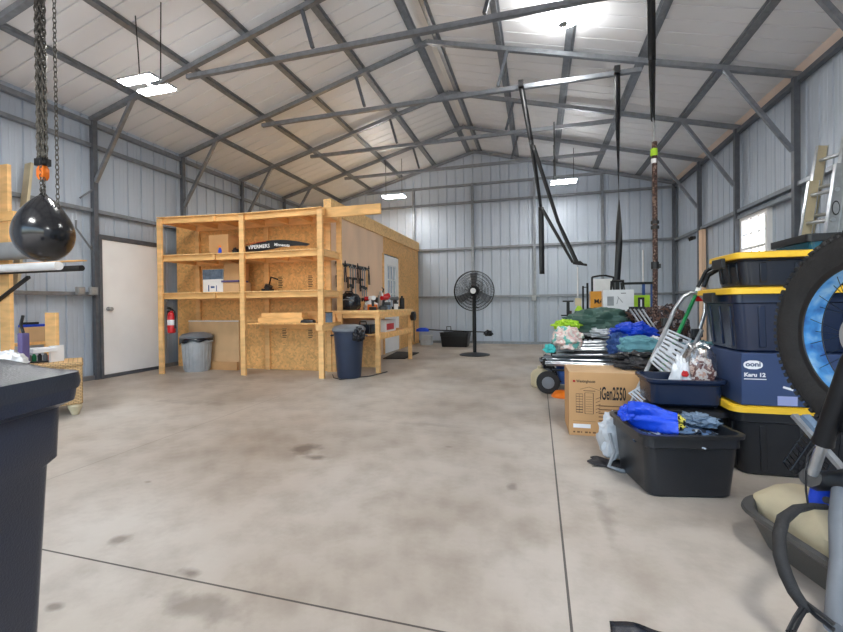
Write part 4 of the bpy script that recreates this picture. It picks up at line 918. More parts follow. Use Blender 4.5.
campchair('folded camp chair with silver legs topmost of the chair pile', (0.584, 5.050, 0.465), 0.06, 0.92, 15, 'greybag', .03)
campchair('folded camp chair at the back of wagon under patterned towel', (0.620, 5.270, 0.285), -0.03, 1.16, 16, 'darkfab')
campchair('silver folded camp chair slanting over the back of wagon', (0.680, 5.248, 0.385), 0.1, 1.10, 17, 'darkfab', .05)
def heap(name, label, cat, u, v, Y, sx, sy, sz, mat, seed, amp=.35, rz=0, sq=1, dz=0):
    p = at(u, v, Y=Y); o = MB().blob((0, 0, 0), sx, sy, sz, seed, amp, 2.4, nu=48, nv=26, sq=sq).build(name, mat); o.location = p; o.rotation_euler = (0, 0, rz); tag(o, label, cat); return o
pt_ = heap('patterned_towel', 'pastel patterned towel bundle at the end of folded chairs', 'towel', 568, 339, 4.82, 0.155, 0.143, 0.137, 'floral', 61, .35)
aq = heap('aqua_corner', 'aqua corner of the towel', 'towel', 550, 349, 4.76, 0.065, 0.071, 0.054, 'aqua', 62)
heap('lime_bag', 'lime green bag on top of the pile next to patterned towel', 'bag', 567, 325, 5.18, 0.155, 0.143, 0.065, 'lime', 63)
heap('green_tarp', 'crumpled dark green tarp mounded over the pile', 'tarp', 598, 323, 5.41, 0.405, 0.238, 0.178, 'greentarp', 64, .3, .2)
heap('tan_bag', 'tan soft bag between lime bag and amber carton', 'bag', 593, 318, 5.95, 0.131, 0.119, 0.119, 'tanfab', 65)
heap('grey_tarp', 'pale grey plastic sheet edge under the green tarp', 'plastic sheet', 603, 333, 5.24, 0.202, 0.167, 0.071, 'greybag', 66)
bj = heap('blue_jacket', 'rumpled blue jacket lying over the folded chairs', 'jacket', 632, 333, 4.88, 0.226, 0.167, 0.101, 'bluefab', 67, .45, .1)
nc = heap('navy_cloth', 'darker blue cloth', 'cloth', 620, 345, 4.74, 0.119, 0.107, 0.131, 'bluedk', 68, .4)  # separate dark blue cloth, only parented to the jacket
c = heap('teal_blanket', 'rolled teal blanket in front of the blue jacket', 'blanket', 638, 345, 4.64, 0.184, 0.119, 0.093, 'teal', 69, .22, .0, .8)
heap('charcoal_coat', 'charcoal coat lying on the brown carton behind step ladder', 'coat', 638, 366, 3.62, 0.160, 0.120, 0.055, 'darkfab', 70, .5)
heap('black_coat', 'black coat between the teal blanket and charcoal coat', 'coat', 640, 358, 3.75, 0.200, 0.130, 0.050, 'black', 71, .5)
heap('camouflage_net', 'dark brown tangled netting heap at the foot of the rope', 'netting', 665, 325, 5.35, 0.238, 0.238, 0.226, 'camo', 72, .25)
heap('dark_bag', 'dark lumpy bag between white box and rope', 'bag', 640, 318, 5.47, 0.214, 0.167, 0.119, 'camo', 73, .4)
heap('teal_cloth', 'pale teal cloth poking out by the ladder hinge', 'cloth', 700, 345, 3.60, 0.110, 0.060, 0.035, 'teal', 74, .4)
heap('white_towel', 'white towel end beside the teal blanket', 'towel', 655, 342, 4.70, 0.059, 0.083, 0.059, 'whitepl', 75, .3)
def adopt(ch, pa):
    ch.location = Matrix.Rotation(-pa.rotation_euler.z, 3, 'Z') @ (ch.location - pa.location); ch.rotation_euler.z -= pa.rotation_euler.z; ch.parent = pa
    del ch['category']
adopt(aq, pt_); adopt(nc, bj)
# support table under the heap
t = thing('folding_table', 'black folding table buried under the tarps and boxes', 'table', (1.15, 5.98, 0))
MB().box(-.78, .7, -.36, .38, .55, .59).build('tabletop', 'black', t, bev=.006)
for sx in (-1, 1):
    for sy in (-1, 1): MB().tube([(sx * .62, sy * .30, 0), (sx * .62, sy * .30, .55)], .014, 8).build('leg', 'blackmetal', t)
# folded silver tubes
t = thing('folded_stand', 'folded silver tube stand sloping beside the dark bag', 'stand', at(640, 322, Y=5.26))
mb = MB()
for i in range(4): mb.tube([at(630 + i * 4, 309, Y=5.21) - t.location, at(646 + i * 4, 332, Y=5.15) - t.location], .010, 8)
mb.build('tube', 'alud', t); MB().beam(at(629, 308, Y=5.22) - t.location, at(645, 308, Y=5.22) - t.location, .03, .03).build('joint', 'black', t)
# boxes behind
p0 = at(601, 330, Y=6.08); cx0 = at(594, 300, Y=6.08).x; p1 = at(612, 291, Y=6.08)
c = carton('amber_carton', 'amber carton with black capital letters behind the green tarp', at(590.5, 300, Y=6.08).x, p0.x + .2, 6.08, 6.22, .592, p1.z, 'amber', tape=False)
hx = (p0.x + .2 - at(590.5, 300, Y=6.08).x) / 2
text('MA', .085, (cx0 - c.location.x, -.0712, p1.z - .592 - .165), (PI / 2, 0, 0), 'ink', c, bold=.002); text('TI', .085, (cx0 - c.location.x, -.0712, p1.z - .592 - .28), (PI / 2, 0, 0), 'ink', c, bold=.002)
MB().box(-hx - .0015, -hx - .0003, -.06, .06, .0, p1.z - .6).build('side_panel', 'tanfab', c)
p0 = at(603, 290, Y=5.91); p1 = at(634, 291, Y=5.91)
c = carton('white_carton', 'large white carton with faint grey print behind the green tarp', p0.x, p1.x, 5.91, 6.04, .592, p0.z, 'whitepl', tape=False)
hx = (p1.x - p0.x) / 2; MB().box(-hx + .05, -hx + .13, -.0665, -.0652, .38, .50).build('printed_picture', 'grey', c); MB().box(.03, .09, -.0665, -.0652, p0.z - .592 - .05, p0.z - .592 - .042).build('printed_line', 'black', c)
MB().beam((-.01, -.066, .50), (.05, -.066, .42), .001, .008).beam((.0, -.066, .48), (-.02, -.066, .40), .001, .008).build('printed_drawing', 'grey', c)
p0 = at(634, 312, Y=6.20); p1 = at(650, 295, Y=6.20)
c = carton('green_carton', 'yellow-green carton with black and white print behind rack posts', p0.x, p1.x, 6.20, 6.30, .592, p1.z, 'lime', tape=False)
MB().box(-.05, .03, -.0515, -.0505, .1, p1.z - .592 - .03).build('printed_panel', 'black', c); MB().box(-.02, .0, -.052, -.051, .12, p1.z - .592 - .06).build('printed_label', 'whitepl', c)
p0 = at(575, 325, Y=6.08); p1 = at(583, 298, Y=6.08)
c = thing('spray_bottle', 'lime and cream bottle standing behind the lime bag', 'bottle', (.42, 6.08, .592)); c.location.x = (p0.x + p1.x) / 2
MB().loft([(0, 0, 0, .055, .035, .02), (0, 0, .32, .055, .035, .02), (0, 0, .38, .02, .02, .01)]).build('body', 'lime', c); MB().box(-.05, .03, -.02, .02, .38, p1.z - .592).build('trigger', 'jug', c)
p0 = at(584, 318, Y=5.85)
c = thing('water_jug', 'clear jug with bright blue cap beside tan bag', 'jug', (p0.x, 5.85, .592)); MB().lathe((0, 0, 0), [(.06, 0), (.065, .02), (.065, .17), (.03, .23)], 20).build('body', 'purple', c); MB().lathe((0, 0, .23), [(.045, 0), (.045, .07), (.03, .08)], 16).build('cap', 'bluefab', c)
# T bar stand
p = at(568, 302, Y=6.55)
t = thing('exercise_stand', 'black T-shaped exercise stand rising behind the lime bag', 'stand', (p.x, 6.55, 0))
MB().box(-.022, .022, -.022, .022, 0, p.z).build('post', 'blackmetal', t); MB().box(-.075, .075, -.05, .05, p.z, p.z + .022).build('top_pad', 'black', t, bev=.006)
MB().cyl((-.10, 0, p.z - .20), (.14, 0, p.z - .20), .011).build('peg', 'blackmetal', t); MB().box(-.2, .2, -.03, .03, 0, .04).box(-.03, .03, -.25, .25, 0, .04).build('base', 'blackmetal', t)
MB().box(.02, .05, -.03, .03, p.z - .25, p.z - .13).build('knob', 'brown', t)
# rack
zt = at(652, 283, Y=6.90).z; xa, xb = at(622, 283, Y=6.90).x, at(652, 283, Y=6.90).x
t = thing('exercise_rack', 'dark tubular exercise rack standing behind the white carton', 'rack', (xa, 6.9, 0)); w = xb - xa
for x in (0, w * .72, w): MB().box(x - .018, x + .018, -.018, .018, 0.0, zt - .018).build('upright', 'blackmetal' if x == 0 else 'bluedk', t)
MB().box(-.02, w + .02, -.018, .018, zt - .018, zt + .018).build('crossbar', 'blackmetal', t); MB().box(-.05, w + .05, -.3, .3, 0, .03).build('base', 'blackmetal', t)
zt = at(600, 277, Y=6.96).z; xa, xb = at(592, 277, Y=6.96).x, at(613.5, 277, Y=6.96).x
t = thing('framed_board', 'white board in thin black metal frame on a floor stand', 'board', (xa, 6.96, 0)); w = xb - xa
for x in (0, w): MB().box(x - .014, x + .014, -.014, .014, 0, zt).build('upright', 'blackmetal', t)
MB().tube([(0, 0, zt), (w * .35, 0, zt + .02), (w * .65, 0, zt + .02), (w, 0, zt - .01)], .014, 8).build('crossbar', 'blackmetal', t); MB().box(.014, w - .014, -.004, .004, .75, zt - .03).build('board_panel', 'whitepl', t)
MB().box(w + .02, w + .08, -.03, .03, zt - .22, zt - .02).build('bracket', 'blackmetal', t); MB().box(-.05, w + .05, -.2, .2, 0, .02).build('base', 'blackmetal', t)
p = at(583, 286, Y=7.02); p2 = at(587.5, 283, Y=7.02)
t = thing('ski_poles', 'pair of dark poles standing beside the framed board', 'poles', (p.x, 7.02, 0)); MB().tube([(0, 0, 0), (0, 0, p.z)], .014, 8).build('pole', 'blackmetal', t); MB().tube([(.07, .01, 0), (.065, 0, p2.z)], .016, 8).build('pole', 'blackmetal', t); MB().tube([(0, 0, p.z - .02), (.065, 0, p.z - .02)], .008, 6).build('strap', 'black', t)
for u, v, lab in ((577.5, 267, 'thin white conduit on the gable wall near strap handle'), (643, 250, 'thin white conduit on gable wall behind the dark rack')):
    p = at(u, v, Y=10.60); o = MB().cyl((p.x, 10.605, 0), (p.x, 10.605, p.z), .017).build('conduit', 'whitepl'); tag(recenter(o), lab, 'conduit')
# floor bits left of wagon
c = thing('tan_jug', 'tan round jug on the floor beside the wagon wheel', 'jug', (.02, 5.28, 0)); MB().lathe((0, 0, 0), [(.10, 0), (.115, .02), (.115, .15), (.09, .19), (.035, .22), (.035, .25)], 24).build('body', 'jug', c)
c = thing('orange_cone', 'small orange disc on the floor under the wagon', 'disc', (.24, 4.75, 0)); MB().lathe((0, 0, 0), [(.11, 0), (.11, .015), (.07, .06), (.03, .07)], 24).build('body', 'orange', c); c.name = 'marker_disc'

# ------------------------------------------------------------------ step ladder
t = thing('step_ladder', 'folded aluminium step stool with slotted platform leaning on the totes', 'step ladder', (.86, 3.3, 0))
def W_(u, v, Y): return at(u, v, Y=Y) - t.location
yb, yt = 3.30, 3.52
lb = at(627, 412, Y=3.25); lt = at(672, 316, Y=3.42); d = (lb - lt) / (lt.z - lb.z); foot = lb + d * (lb.z - .01)
MB().tube([foot - t.location, lb - t.location, lt - t.location], .014, 8).build('rail', 'alud', t)
rb = at(668, 400, Y=3.25); rt = at(702, 330, Y=3.42); d = (rb - rt) / (rt.z - rb.z); foot2 = rb + d * (rb.z - .01)
MB().tube([foot2 - t.location, rb - t.location, rt - t.location], .014, 8).build('rail', 'alud', t)
MB().tube([W_(668, 324, 3.46), W_(675, 308, 3.48), W_(683, 297, 3.5), W_(691, 292.5, 3.5), W_(699, 294, 3.5), W_(705, 300, 3.5), W_(705, 312, 3.48), W_(699, 332, 3.46)], .013, 10).build('handle', 'alu', t)
for (u, v) in ((667, 322), (697, 333)):
    p = W_(u, v, 3.45); MB().loft([(p.x, p.y, p.z - .03, .035, .022, .012), (p.x, p.y, p.z + .03, .035, .022, .012)]).build('hinge', 'black', t, bev=.004)
def slotted(q, nsl, name, mat, skip=()):
    A, B, C_, D = [Vector(x) for x in q]; mb = MB()    # A,B one long edge; D,C other
    nrm = (B - A).cross(D - A).normalized() * .012
    def quad(s0, s1, r0, r1):
        P = lambda s, r: A.lerp(B, s).lerp(D.lerp(C_, s), r)
        a = [P(s0, r0), P(s1, r0), P(s1, r1), P(s0, r1)]; mb.add([x - nrm for x in a] + [x for x in a], [(3, 2, 1, 0), (4, 5, 6, 7), (0, 1, 5, 4), (1, 2, 6, 5), (2, 3, 7, 6), (3, 0, 4, 7)])
    quad(0, 1, 0, .08); quad(0, 1, .92, 1)
    if skip: quad(skip[0], skip[1], .40, .62)
    for i in range(nsl + 1):
        s = i / nsl; quad(max(0, s - .3 / nsl), min(1, s + .3 / nsl), .08, .92)
    mb.build(name, mat, t)
slotted([W_(668, 329, 3.42), W_(650, 361, 3.30), W_(669, 378, 3.30), W_(692, 339, 3.42)], 9, 'platform', 'step', (.35, .6))
p = W_(680, 340, 3.40); MB().box(p.x - .012, p.x + .012, p.y - .016, p.y - .01, p.z - .012, p.z + .012).build('warning_label', 'black', t)
slotted([W_(640, 386, 3.24), W_(628, 393, 3.24), W_(641, 404, 3.18), W_(652, 397, 3.18)], 4, 'step', 'step')
a = at(652, 392, Y=3.28); b = at(697, 292, Y=3.62); d = (a - b) / (b.z - a.z); foot = a + d * (a.z - .01)
t = thing('long_handled_tool', 'green long handled tool with white grip standing behind step ladder', 'garden tool', foot)
MB().tube([(0, 0, 0), b - foot], .013, 10).build('shaft', 'green', t); c2 = at(705, 276, Y=3.66); MB().tube([b - foot, c2 - foot], .017, 10).build('grip', 'white', t)
e = at(699, 300, Y=3.62) - foot; MB().box(e.x - .02, e.x + .045, e.y, e.y + .02, e.z - .01, e.z + .03).build('latch', 'red', t); 
# ------------------------------------------------------------------ extension ladder against window-side wall
t = thing('extension_ladder', 'worn aluminium extension ladder leaning on the window side wall', 'ladder', (2.2, 4.9, 0))
def rl(a, b, h=.085, w=.030, edge=True, mat='jug'):
    r_ = MB().beam(a - t.location, b - t.location, w, h, up=(1, 0, 0)).build('rail', mat, t, bev=.002)
    if edge:
        for sg in (-1, 1): MB().beam(a - t.location + Vector((sg * h * .5, -.004, 0)), b - t.location + Vector((sg * h * .5, -.004, 0)), w + .012, .006, up=(1, 0, 0)).build('rail_flange', 'alu', r_)
def down(a, b): return b + (b - a) * ((b.z - .0) / (a.z - b.z))
TL = at(822, 146, Y=5.05); BL = at(808, 236, Y=5.05); FL = down(TL, BL)
TR_ = at(849, 136, Y=4.66); BR = at(834, 236, Y=4.66); FR = down(TR_, BR)
rl(FL, TL); rl(FR, TR_, mat='alud')
def rungs(a0, a1, b0, b1, n, s0=.05):
    for i in range(n):
        s_ = s0 + i * .108; MB().cyl(a0.lerp(a1, s_) - t.location, b0.lerp(b1, s_) - t.location, .018, n=12).build('rung', 'alu', t)
rungs(FL, TL, FR, TR_, 9, .08)
o2 = Vector((-.055, -.06, 0)); rl(FL + o2, FL.lerp(TL, .86) + o2); rl(FR + o2 + Vector((.01, .03, 0)), FR.lerp(TR_, .90) + o2 + Vector((.01, .03, 0)), mat='alud')
rungs(FL + o2, TL + o2, FR + o2, TR_ + o2, 8)
p = FR.lerp(TR_, .74) + o2 + Vector((.01, .03, 0)) - t.location
MB().lathe((p.x, p.y - .022, p.z), [(.001, -.001), (.03, -.001), (.03, .001), (.001, .001)], 20, axis=1, sy=2.2).build('oval_label', 'black', t); MB().lathe((p.x, p.y - .0235, p.z), [(.001, -.001), (.023, -.001), (.023, .001), (.001, .001)], 20, axis=1, sy=2.3).build('oval_label', 'alud', t)

# ------------------------------------------------------------------ bicycle upside down
t = thing('fat_tire_bicycle', 'fat-tyred bicycle turned upside down with bright blue rim strip', 'bicycle', cw(1.505, 1.36, 0), YAW)
# local axes: x = camera right, y = depth
def wheel(par, c, R, name='wheel', turn=0):
    Mx = Matrix.Translation(c) @ Matrix.Rotation(turn, 4, 'Z')
    def tr(vs): return [Mx @ Vector(v) for v in vs]
    def ring(prof, n=96, wob=0):
        m_ = MB(); k = len(prof)
        vs = []
        for i in range(n):
            a = 2 * PI * i / n
            for r, x in prof: vs.append((x, math.cos(a) * r, math.sin(a) * r))
        m_.add(tr(vs), [(i * k + j, i * k + (j + 1) % k, ((i + 1) % n) * k + (j + 1) % k, ((i + 1) % n) * k + j) for i in range(n) for j in range(k)]); return m_
    tw = .05
    prof = [(R - .115, -.036), (R - .09, -.048), (R - .045, -.053), (R - .02, -.046), (R - .006, -.03), (R - .002, 0), (R - .006, .03), (R - .02, .046), (R - .045, .053), (R - .09, .048), (R - .115, .036), (R - .10, 0)]
    ty = ring(prof).build('tyre', 'blackrub', par, ang=60)
    mb = MB()
    for i in range(84):
        a = 2 * PI * i / 84
        for x, rr, s in ((-.045, R - .018, .011), (-.02, R - .002, .012), (.02, R - .002, .012), (.045, R - .018, .011)):
            aa = a + (0 if abs(x) > .03 else PI / 84)
            c0 = Vector((x, math.cos(aa) * rr, math.sin(aa) * rr)); ra = Vector((x * (8 if abs(x) > .03 else 2), math.cos(aa), math.sin(aa))).normalized()
            mb.beam(Mx @ (c0 - ra * .004), Mx @ (c0 + ra * .009), .014, s, up=Mx.to_3x3() @ Vector((1, 0, .01)))
    mb.build('tread_knobs', 'blackrub', ty)
    prim = [(R - .108, -.041), (R - .125, -.040), (R - .128, -.036), (R - .12, -.03), (R - .12, .03), (R - .128, .036), (R - .125, .040), (R - .108, .041)]
    ring(prim).build('rim', 'black', par)
    ring([(R - .119, -.034), (R - .1255, -.034), (R - .1255, .034), (R - .119, .034)]).build('rim_strip', 'rimblue', par)
    mb = MB(); r0 = R - .124
    for i in range(32):
        a = 2 * PI * i / 32; sd = -1 if i % 2 else 1; b = a + (.9 if (i // 2) % 2 else -.9)
        mb.cyl(Mx @ Vector((sd * .012, math.cos(a) * r0, math.sin(a) * r0)), Mx @ Vector((sd * .045, math.cos(b) * .026, math.sin(b) * .026)), .0013, n=4)
    mb.build('spokes', 'blackmetal', par)
    mb = MB(); mb.cyl(Mx @ Vector((-.06, 0, 0)), Mx @ Vector((.06, 0, 0)), .016); mb.cyl(Mx @ Vector((-.05, 0, 0)), Mx @ Vector((-.044, 0, 0)), .03); mb.cyl(Mx @ Vector((.044, 0, 0)), Mx @ Vector((.05, 0, 0)), .03); mb.cyl(Mx @ Vector((-.085, 0, 0)), Mx @ Vector((.085, 0, 0)), .009)
    mb.build('hub', 'alud', par)
    m_ = MB().lathe((0, 0, 0), [(.05, 0), (.08, 0), (.08, .002), (.05, .002)], 40, axis=0); m_.v = [Mx @ (v + Vector((-.062, 0, 0))) for v in m_.v]; m_.build('brake_disc', 'alud', par)
WZ = .897; R = .37
wheel(t, (0, 0, WZ), R)
CR = Vector((0, .185, .385))     # crown
for sx in (-1, 1):
    a = Vector((sx * .080, .0, WZ)); b = Vector((sx * .070, .175, .365))
    f = MB(); p1 = a.lerp(b, .70); f.tube([a + Vector((-sx * .01, 0, .01)), a.lerp(b, .08), a.lerp(b, .16), p1, a.lerp(b, .74)], [.012, .018, .026, .030, .033], 16); leg = f.build('fork_lower', 'blackmetal', t)
    MB().tube([a.lerp(b, .73), a.lerp(b, .98)], .0175, 14).build('fork_stanchion', 'alu', t)
MB().tube([(-.08, .170, .365), (-.045, .185, .345), (.045, .185, .345), (.08, .170, .365)], [.034, .036, .036, .034], 14).build('fork_crown', 'black', t)
MB().tube([(0, .2, .36), (0, .225, .24)], [.03, .03], 16).tube([(0, .225, .24), (0, .23, .2)], .02, 12).build('head_tube', 'bluefab', t)
MB().tube([(0, .228, .20), (0, .14, .17)], .022, 12).build('stem', 'black', t)
MB().tube([(.30, .02, .055), (.18, .09, .12), (.06, .14, .17), (-.03, .14, .17)], .015, 12).build('handlebar', 'black', t)
MB().tube([(.30, .02, .055), (.40, -.02, .03)], .019, 12).build('grip', 'blackrub', t)
MB().tube([(.2, .05, .08), (.25, -.05, .06), (.34, -.09, .04)], .007, 8).build('brake_lever', 'blackmetal', t)
def bl(u, v, x): # a point of the bike's near side plane, local
    tt = FPX * 1.0 / (u - 421.5); return None
def CL(u, v, dt):
    """local point seen at (u, v) at camera depth 1.36 + dt"""
    d = RR.transposed() @ Vector(((u - 421.5) / FPX, 1, -(v - 316 - SHV) / FPX)); s = (1.36 + dt); P = d * s; P.z += CAMZ
    return Matrix.Rotation(-YAW, 3, 'Z') @ (P - t.location)
MB().tube([CL(826, 507, .14), CL(812, 506, .12), CL(796, 509, .07), CL(783, 519, .01), CL(779, 535, -.03), CL(780, 556, -.07), CL(786, 575, -.10), CL(794, 592, -.13), CL(803, 605, -.15), CL(808, 612, -.16)], [.010, .011, .015, .018, .018, .018, .018, .017, .015, .012], 14).build('handlebar_sleeve', 'blackrub', t)
for du in (0, 5): MB().tube([CL(804 + du, 604, -.15), CL(795 + du, 618, -.18), CL(788 + du, 632, -.22)], .006, 8).build('brake_hose', 'black', t)
for du in (0, 6): MB().tube([CL(806, 606 - du * .6, -.15), CL(816, 616 - du, -.18), CL(834, 630 - du, -.22)], .006, 8).build('brake_hose', 'black', t)
MB().tube([CL(806, 470, .10), CL(808, 455, .11), CL(815, 446, .12)], .003, 6).tube([CL(806, 470, .10), CL(806, 490, .1), CL(808, 505, .1), CL(800, 509, .09)], .0035, 6).build('brake_hose', 'black', t)
MB().tube([CL(842, 492, .14), CL(839, 520, .08), CL(839, 560, .0), CL(836, 600, -.10), CL(834, 628, -.17)], [.03, .028, .024, .024, .024], 16).build('down_tube', 'lidgrey', t)
MB().tube([CL(826, 500, .15), CL(843, 503, .18), CL(870, 506, .2)], .012, 10).build('handlebar_clamp', 'black', t)
# frame and rear wheel off to the right (steering turned)
BBp = Vector((.62, .30, .46)); SD = Vector((.72, .42, .06)); RA = Vector((1.06, .38, .905 - .54))
HT = Vector((.03, .225, .26))
MB().tube([HT, BBp], .027, 14).tube([HT + Vector((0, 0, -.05)), SD + Vector((-.03, 0, .14))], .02, 12).tube([BBp, SD], .018, 12).build('frame_tube', 'bluefab', t)
RW = Vector((1.08, .38, .80))
MB().tube([BBp, RW + Vector((0, -.08, 0))], .012, 10).tube([BBp, RW + Vector((0, .08, 0))], .012, 10).tube([SD + Vector((0, 0, .1)), RW + Vector((0, -.08, 0))], .01, 10).tube([SD + Vector((0, 0, .1)), RW + Vector((0, .08, 0))], .01, 10).build('rear_stay', 'bluefab', t)
MB().loft([(SD.x + .02, SD.y, .0, .13, .03, .03), (SD.x + .02, SD.y, .02, .14, .07, .04), (SD.x + .02, SD.y, .05, .10, .06, .04)]).build('saddle', 'black', t)
wheel(t, RW, R, turn=PI / 2)

# ------------------------------------------------------------------ black sled, jug, wire basket
A = at(741, 501, Z=.14); B = at(843, 566, Z=.14); d = (B - A); d.z = 0; d.normalize(); nn = Vector((-d.y, d.x, 0)); ang = math.atan2(d.y, d.x)
c0 = A + d * .50 + nn * .17
t = thing('utility_sled', 'long black plastic utility sled on the floor beside bicycle', 'sled', (c0.x, c0.y, 0), ang)
hx, hy = .54, .20
MB().loft([(0, 0, .0, hx - .12, hy - .06, .1), (0, 0, .01, hx - .09, hy - .04, .12), (0, 0, .11, hx - .02, hy - .005, .16), (0, 0, .125, hx, hy + .01, .17), (0, 0, .135, hx + .012, hy + .022, .18), (0, 0, .15, hx + .008, hy + .018, .18), (0, 0, .15, hx - .02, hy - .01, .17), (0, 0, .11, hx - .035, hy - .02, .16), (0, 0, .018, hx - .1, hy - .05, .12)], 9).build('body', 'sled', t)
MB().tube([(-hx + .05, -.1, .155), (-hx - .0, 0, .175), (-hx + .05, .1, .155)], .012, 8).build('handle', 'blackrub', t)
MB().box(.06, .22, -hy - .026, -hy - .018, .136, .147).build('label', 'whitepl', t)
c = thing('fuel_jug', 'tan plastic jug with capped spout lying in the black sled', 'jug', t.location + d * -.24 + Vector((0, 0, .02)), ang)
MB().loft([(-.08, 0, 0, .20, .10, .07), (-.08, 0, .04, .23, .12, .08), (-.08, 0, .14, .23, .12, .08), (-.10, 0, .20, .15, .08, .07), (-.12, 0, .22, .09, .04, .04)], 8).build('body', 'jug', c)
MB().lathe((.05, .05, .185), [(.028, 0), (.028, .03), (.024, .03), (.024, .055), (.02, .06)], 16).build('cap', 'brown', c)
c = thing('canvas_roll', 'beige canvas roll lying in the far end of black sled', 'roll', t.location + d * .30 + Vector((0, 0, .03)), ang); MB().blob((0, 0, .08), .17, .11, .10, 81, .2, 2).build('body', 'jug', c)
# wire basket
p = at(805, 462, Y=2.45)
t = thing('wire_basket', 'dark wire basket tilted against the totes under the wheel', 'basket', p)
mb = MB(); q = lambda u, v, dy=0: at(u, v, Y=2.42 + dy) - p
c4 = [q(811, 441), q(790, 471), q(815, 487), q(836, 457)]
for dz in (0, .12):
    cc = [x + Vector((.03 if dz else 0, dz, 0)) for x in c4]; mb.tube(cc, .005, 6, closed=True)
for i in range(8):
    s = i / 7; a = c4[0].lerp(c4[1], s); b = c4[3].lerp(c4[2], s); mb.tube([a + Vector((.03, .12, 0)), a, b, b + Vector((.03, .12, 0))], .003, 5)
for i in range(1, 4): s = i / 4; mb.tube([c4[0].lerp(c4[3], s), c4[1].lerp(c4[2], s)], .003, 5)
mb.build('wire_frame', 'blackmetal', t)
a = at(794, 415, Y=2.42); b = at(822, 446, Y=2.30)
t = thing('metal_bar', 'pale metal bar with blue bubble wrap leaning beside the wheel', 'bar', a.lerp(b, .5))
d = (b - a).normalized(); g0 = b + d * ((b.z - .005) / max(.01, -d.z)); MB().beam(a - t.location, g0 - t.location, .03, .018).build('bar', 'alud', t)
MB().beam(a.lerp(b, .1) - t.location + Vector((.03, 0, .01)), b - t.location + Vector((.03, 0, .01)), .04, .03).build('bubble_wrap', 'denim', t)
# black corner on floor at bottom
t = thing('black_bag', 'flat black bag corner on the floor at the bottom edge', 'bag', (.29, 1.33, 0), -.05)
MB().grid(lambda u, v: ((u - .5) * .17, (v - 1) * .30 + .09, .012 + .006 * math.sin(u * 7 + v * 5)), 10, 12).build('fabric', 'navydk', t, solid=.01)

# ------------------------------------------------------------------ wheelie bin, near
t = thing('wheelie_bin', 'dark navy wheeled garbage bin with hinged lid standing nearest of all bins', 'garbage bin', cw(-1.185, .79, .03), YAW)
# local x = camera right, y = depth; near side face at +x
hx, hy = .27, .30
MB().loft([(0, 0, .02, hx - .035, hy - .06, .05), (0, 0, .60, hx - .012, hy - .035, .05), (0, 0, .615, hx - .0, hy - .02, .05), (0, 0, .74, hx + .003, hy - .015, .05), (0, 0, .755, hx + .03, hy + .0, .05), (0, 0, .79, hx + .034, hy + .004, .05)], 6).build('body', 'binnavy', t)
MB().loft([(0, 0, .785, hx + .034, hy + .010, .05), (0, 0, .80, hx + .036, hy + .014, .05), (0, 0, .825, hx + .034, hy + .01, .05), (0, 0, .835, hx - .0, hy - .02, .06), (0, 0, .865, hx - .05, hy - .07, .08), (0, 0, .868, hx - .09, hy - .10, .08), (0, 0, .855, hx - .12, hy - .13, .08)], 6).build('lid', M['binlid'], t)
mb = MB()
for y_ in (-.12, .02): mb.box(hx - .20, hx - .02, y_, y_ + .03, .845, .872)
mb.build('lid_ribs', M['binlid'], t, bev=.008)
MB().box(hx - .032, hx - .010, -.16, .06, .20, .52).build('side_recess', 'navydk', t, bev=.01)
MB().cyl((hx + .002, -.10, .43), (hx + .002, .04, .43), .011).build('lift_bar', 'alud', t)
for sx in (-1, 1): MB().lathe((sx * (hx - .04) - .025, -hy + .06, .12), [(.05, 0), (.12, .005), (.12, .045), (.05, .05)], 28, axis=0).build('wheel', 'blackrub', t)

# ------------------------------------------------------------------ wicker ottoman & things on it
t = thing('wicker_ottoman', 'honey wicker storage bench on turned wooden feet before the metal wall', 'ottoman', (-4.731, 2.596, 0), math.radians(55))
MB().box(-.60, .60, -.24, .24, .105, .47).build('basket_body', 'wicker', t, bev=.012); MB().box(-.605, .605, -.245, .245, .465, .505).build('lid', 'wicker', t, bev=.012)
for sx in (-1, 1):
    for sy in (-1, 1): MB().lathe((sx * .54, sy * .18, 0), [(.028, 0), (.034, .02), (.05, .06), (.058, .085), (.05, .105)], 20).build('foot', 'jug', t)
z0 = .506
c = thing('small_clock', 'small black caddy of jars on the wicker bench', 'caddy', at(42, 362, Z=z0), .9); c.name = 'jar_caddy'
MB().box(-.09, .09, -.05, .05, 0, .012).box(-.09, -.08, -.05, .05, 0, .07).build('tray', 'black', c)
for i, (x, m_) in enumerate(((-.055, 'green'), (-.015, 'black'), (.025, 'lidgrey'), (.062, 'red'))): MB().lathe((x, 0, .012), [(.017, 0), (.018, .05), (.01, .062), (.01, .07)], 14).build('jar', m_, c)
a = at(27, 351, Y=2.7); b = at(52, 349, Y=2.9); o = MB().beam(a, b, .17, .04).build('white_package', 'whitepl', bev=.006); tag(recenter(o), 'white soft package lying on the jars on the wicker bench', 'package')
a = at(52, 362, Z=z0); o = MB().box(a.x - .01, a.x + .01, a.y - .02, a.y + .1, z0, .66).build('picture_frame', 'whitepl'); tag(recenter(o), 'thin white frame standing at the end of wicker bench', 'frame')
a = at(24, 366, Z=z0); o = MB().box(a.x - .03, a.x + .03, a.y - .03, a.y + .03, z0, .80).build('purple_case', 'purple', bev=.006); tag(recenter(o), 'upright narrow purple-grey case on the wicker bench', 'case')
o = MB().tube([a + Vector((0, 0, .296)), a + Vector((-.03, 0, .37)), a + Vector((0, 0, .45))], .012, 8).build('black_strap', 'black'); tag(recenter(o), 'black strap dangling over the purple-grey case', 'strap')
# stacked paper
o = MB().blob(at(9, 366, Z=z0 + .05), .11, .11, .10, 91, .3).build('paper_heap', 'whitepl'); tag(recenter(o), 'crumpled white paper heap on the wicker bench', 'paper'); o.location.z = z0
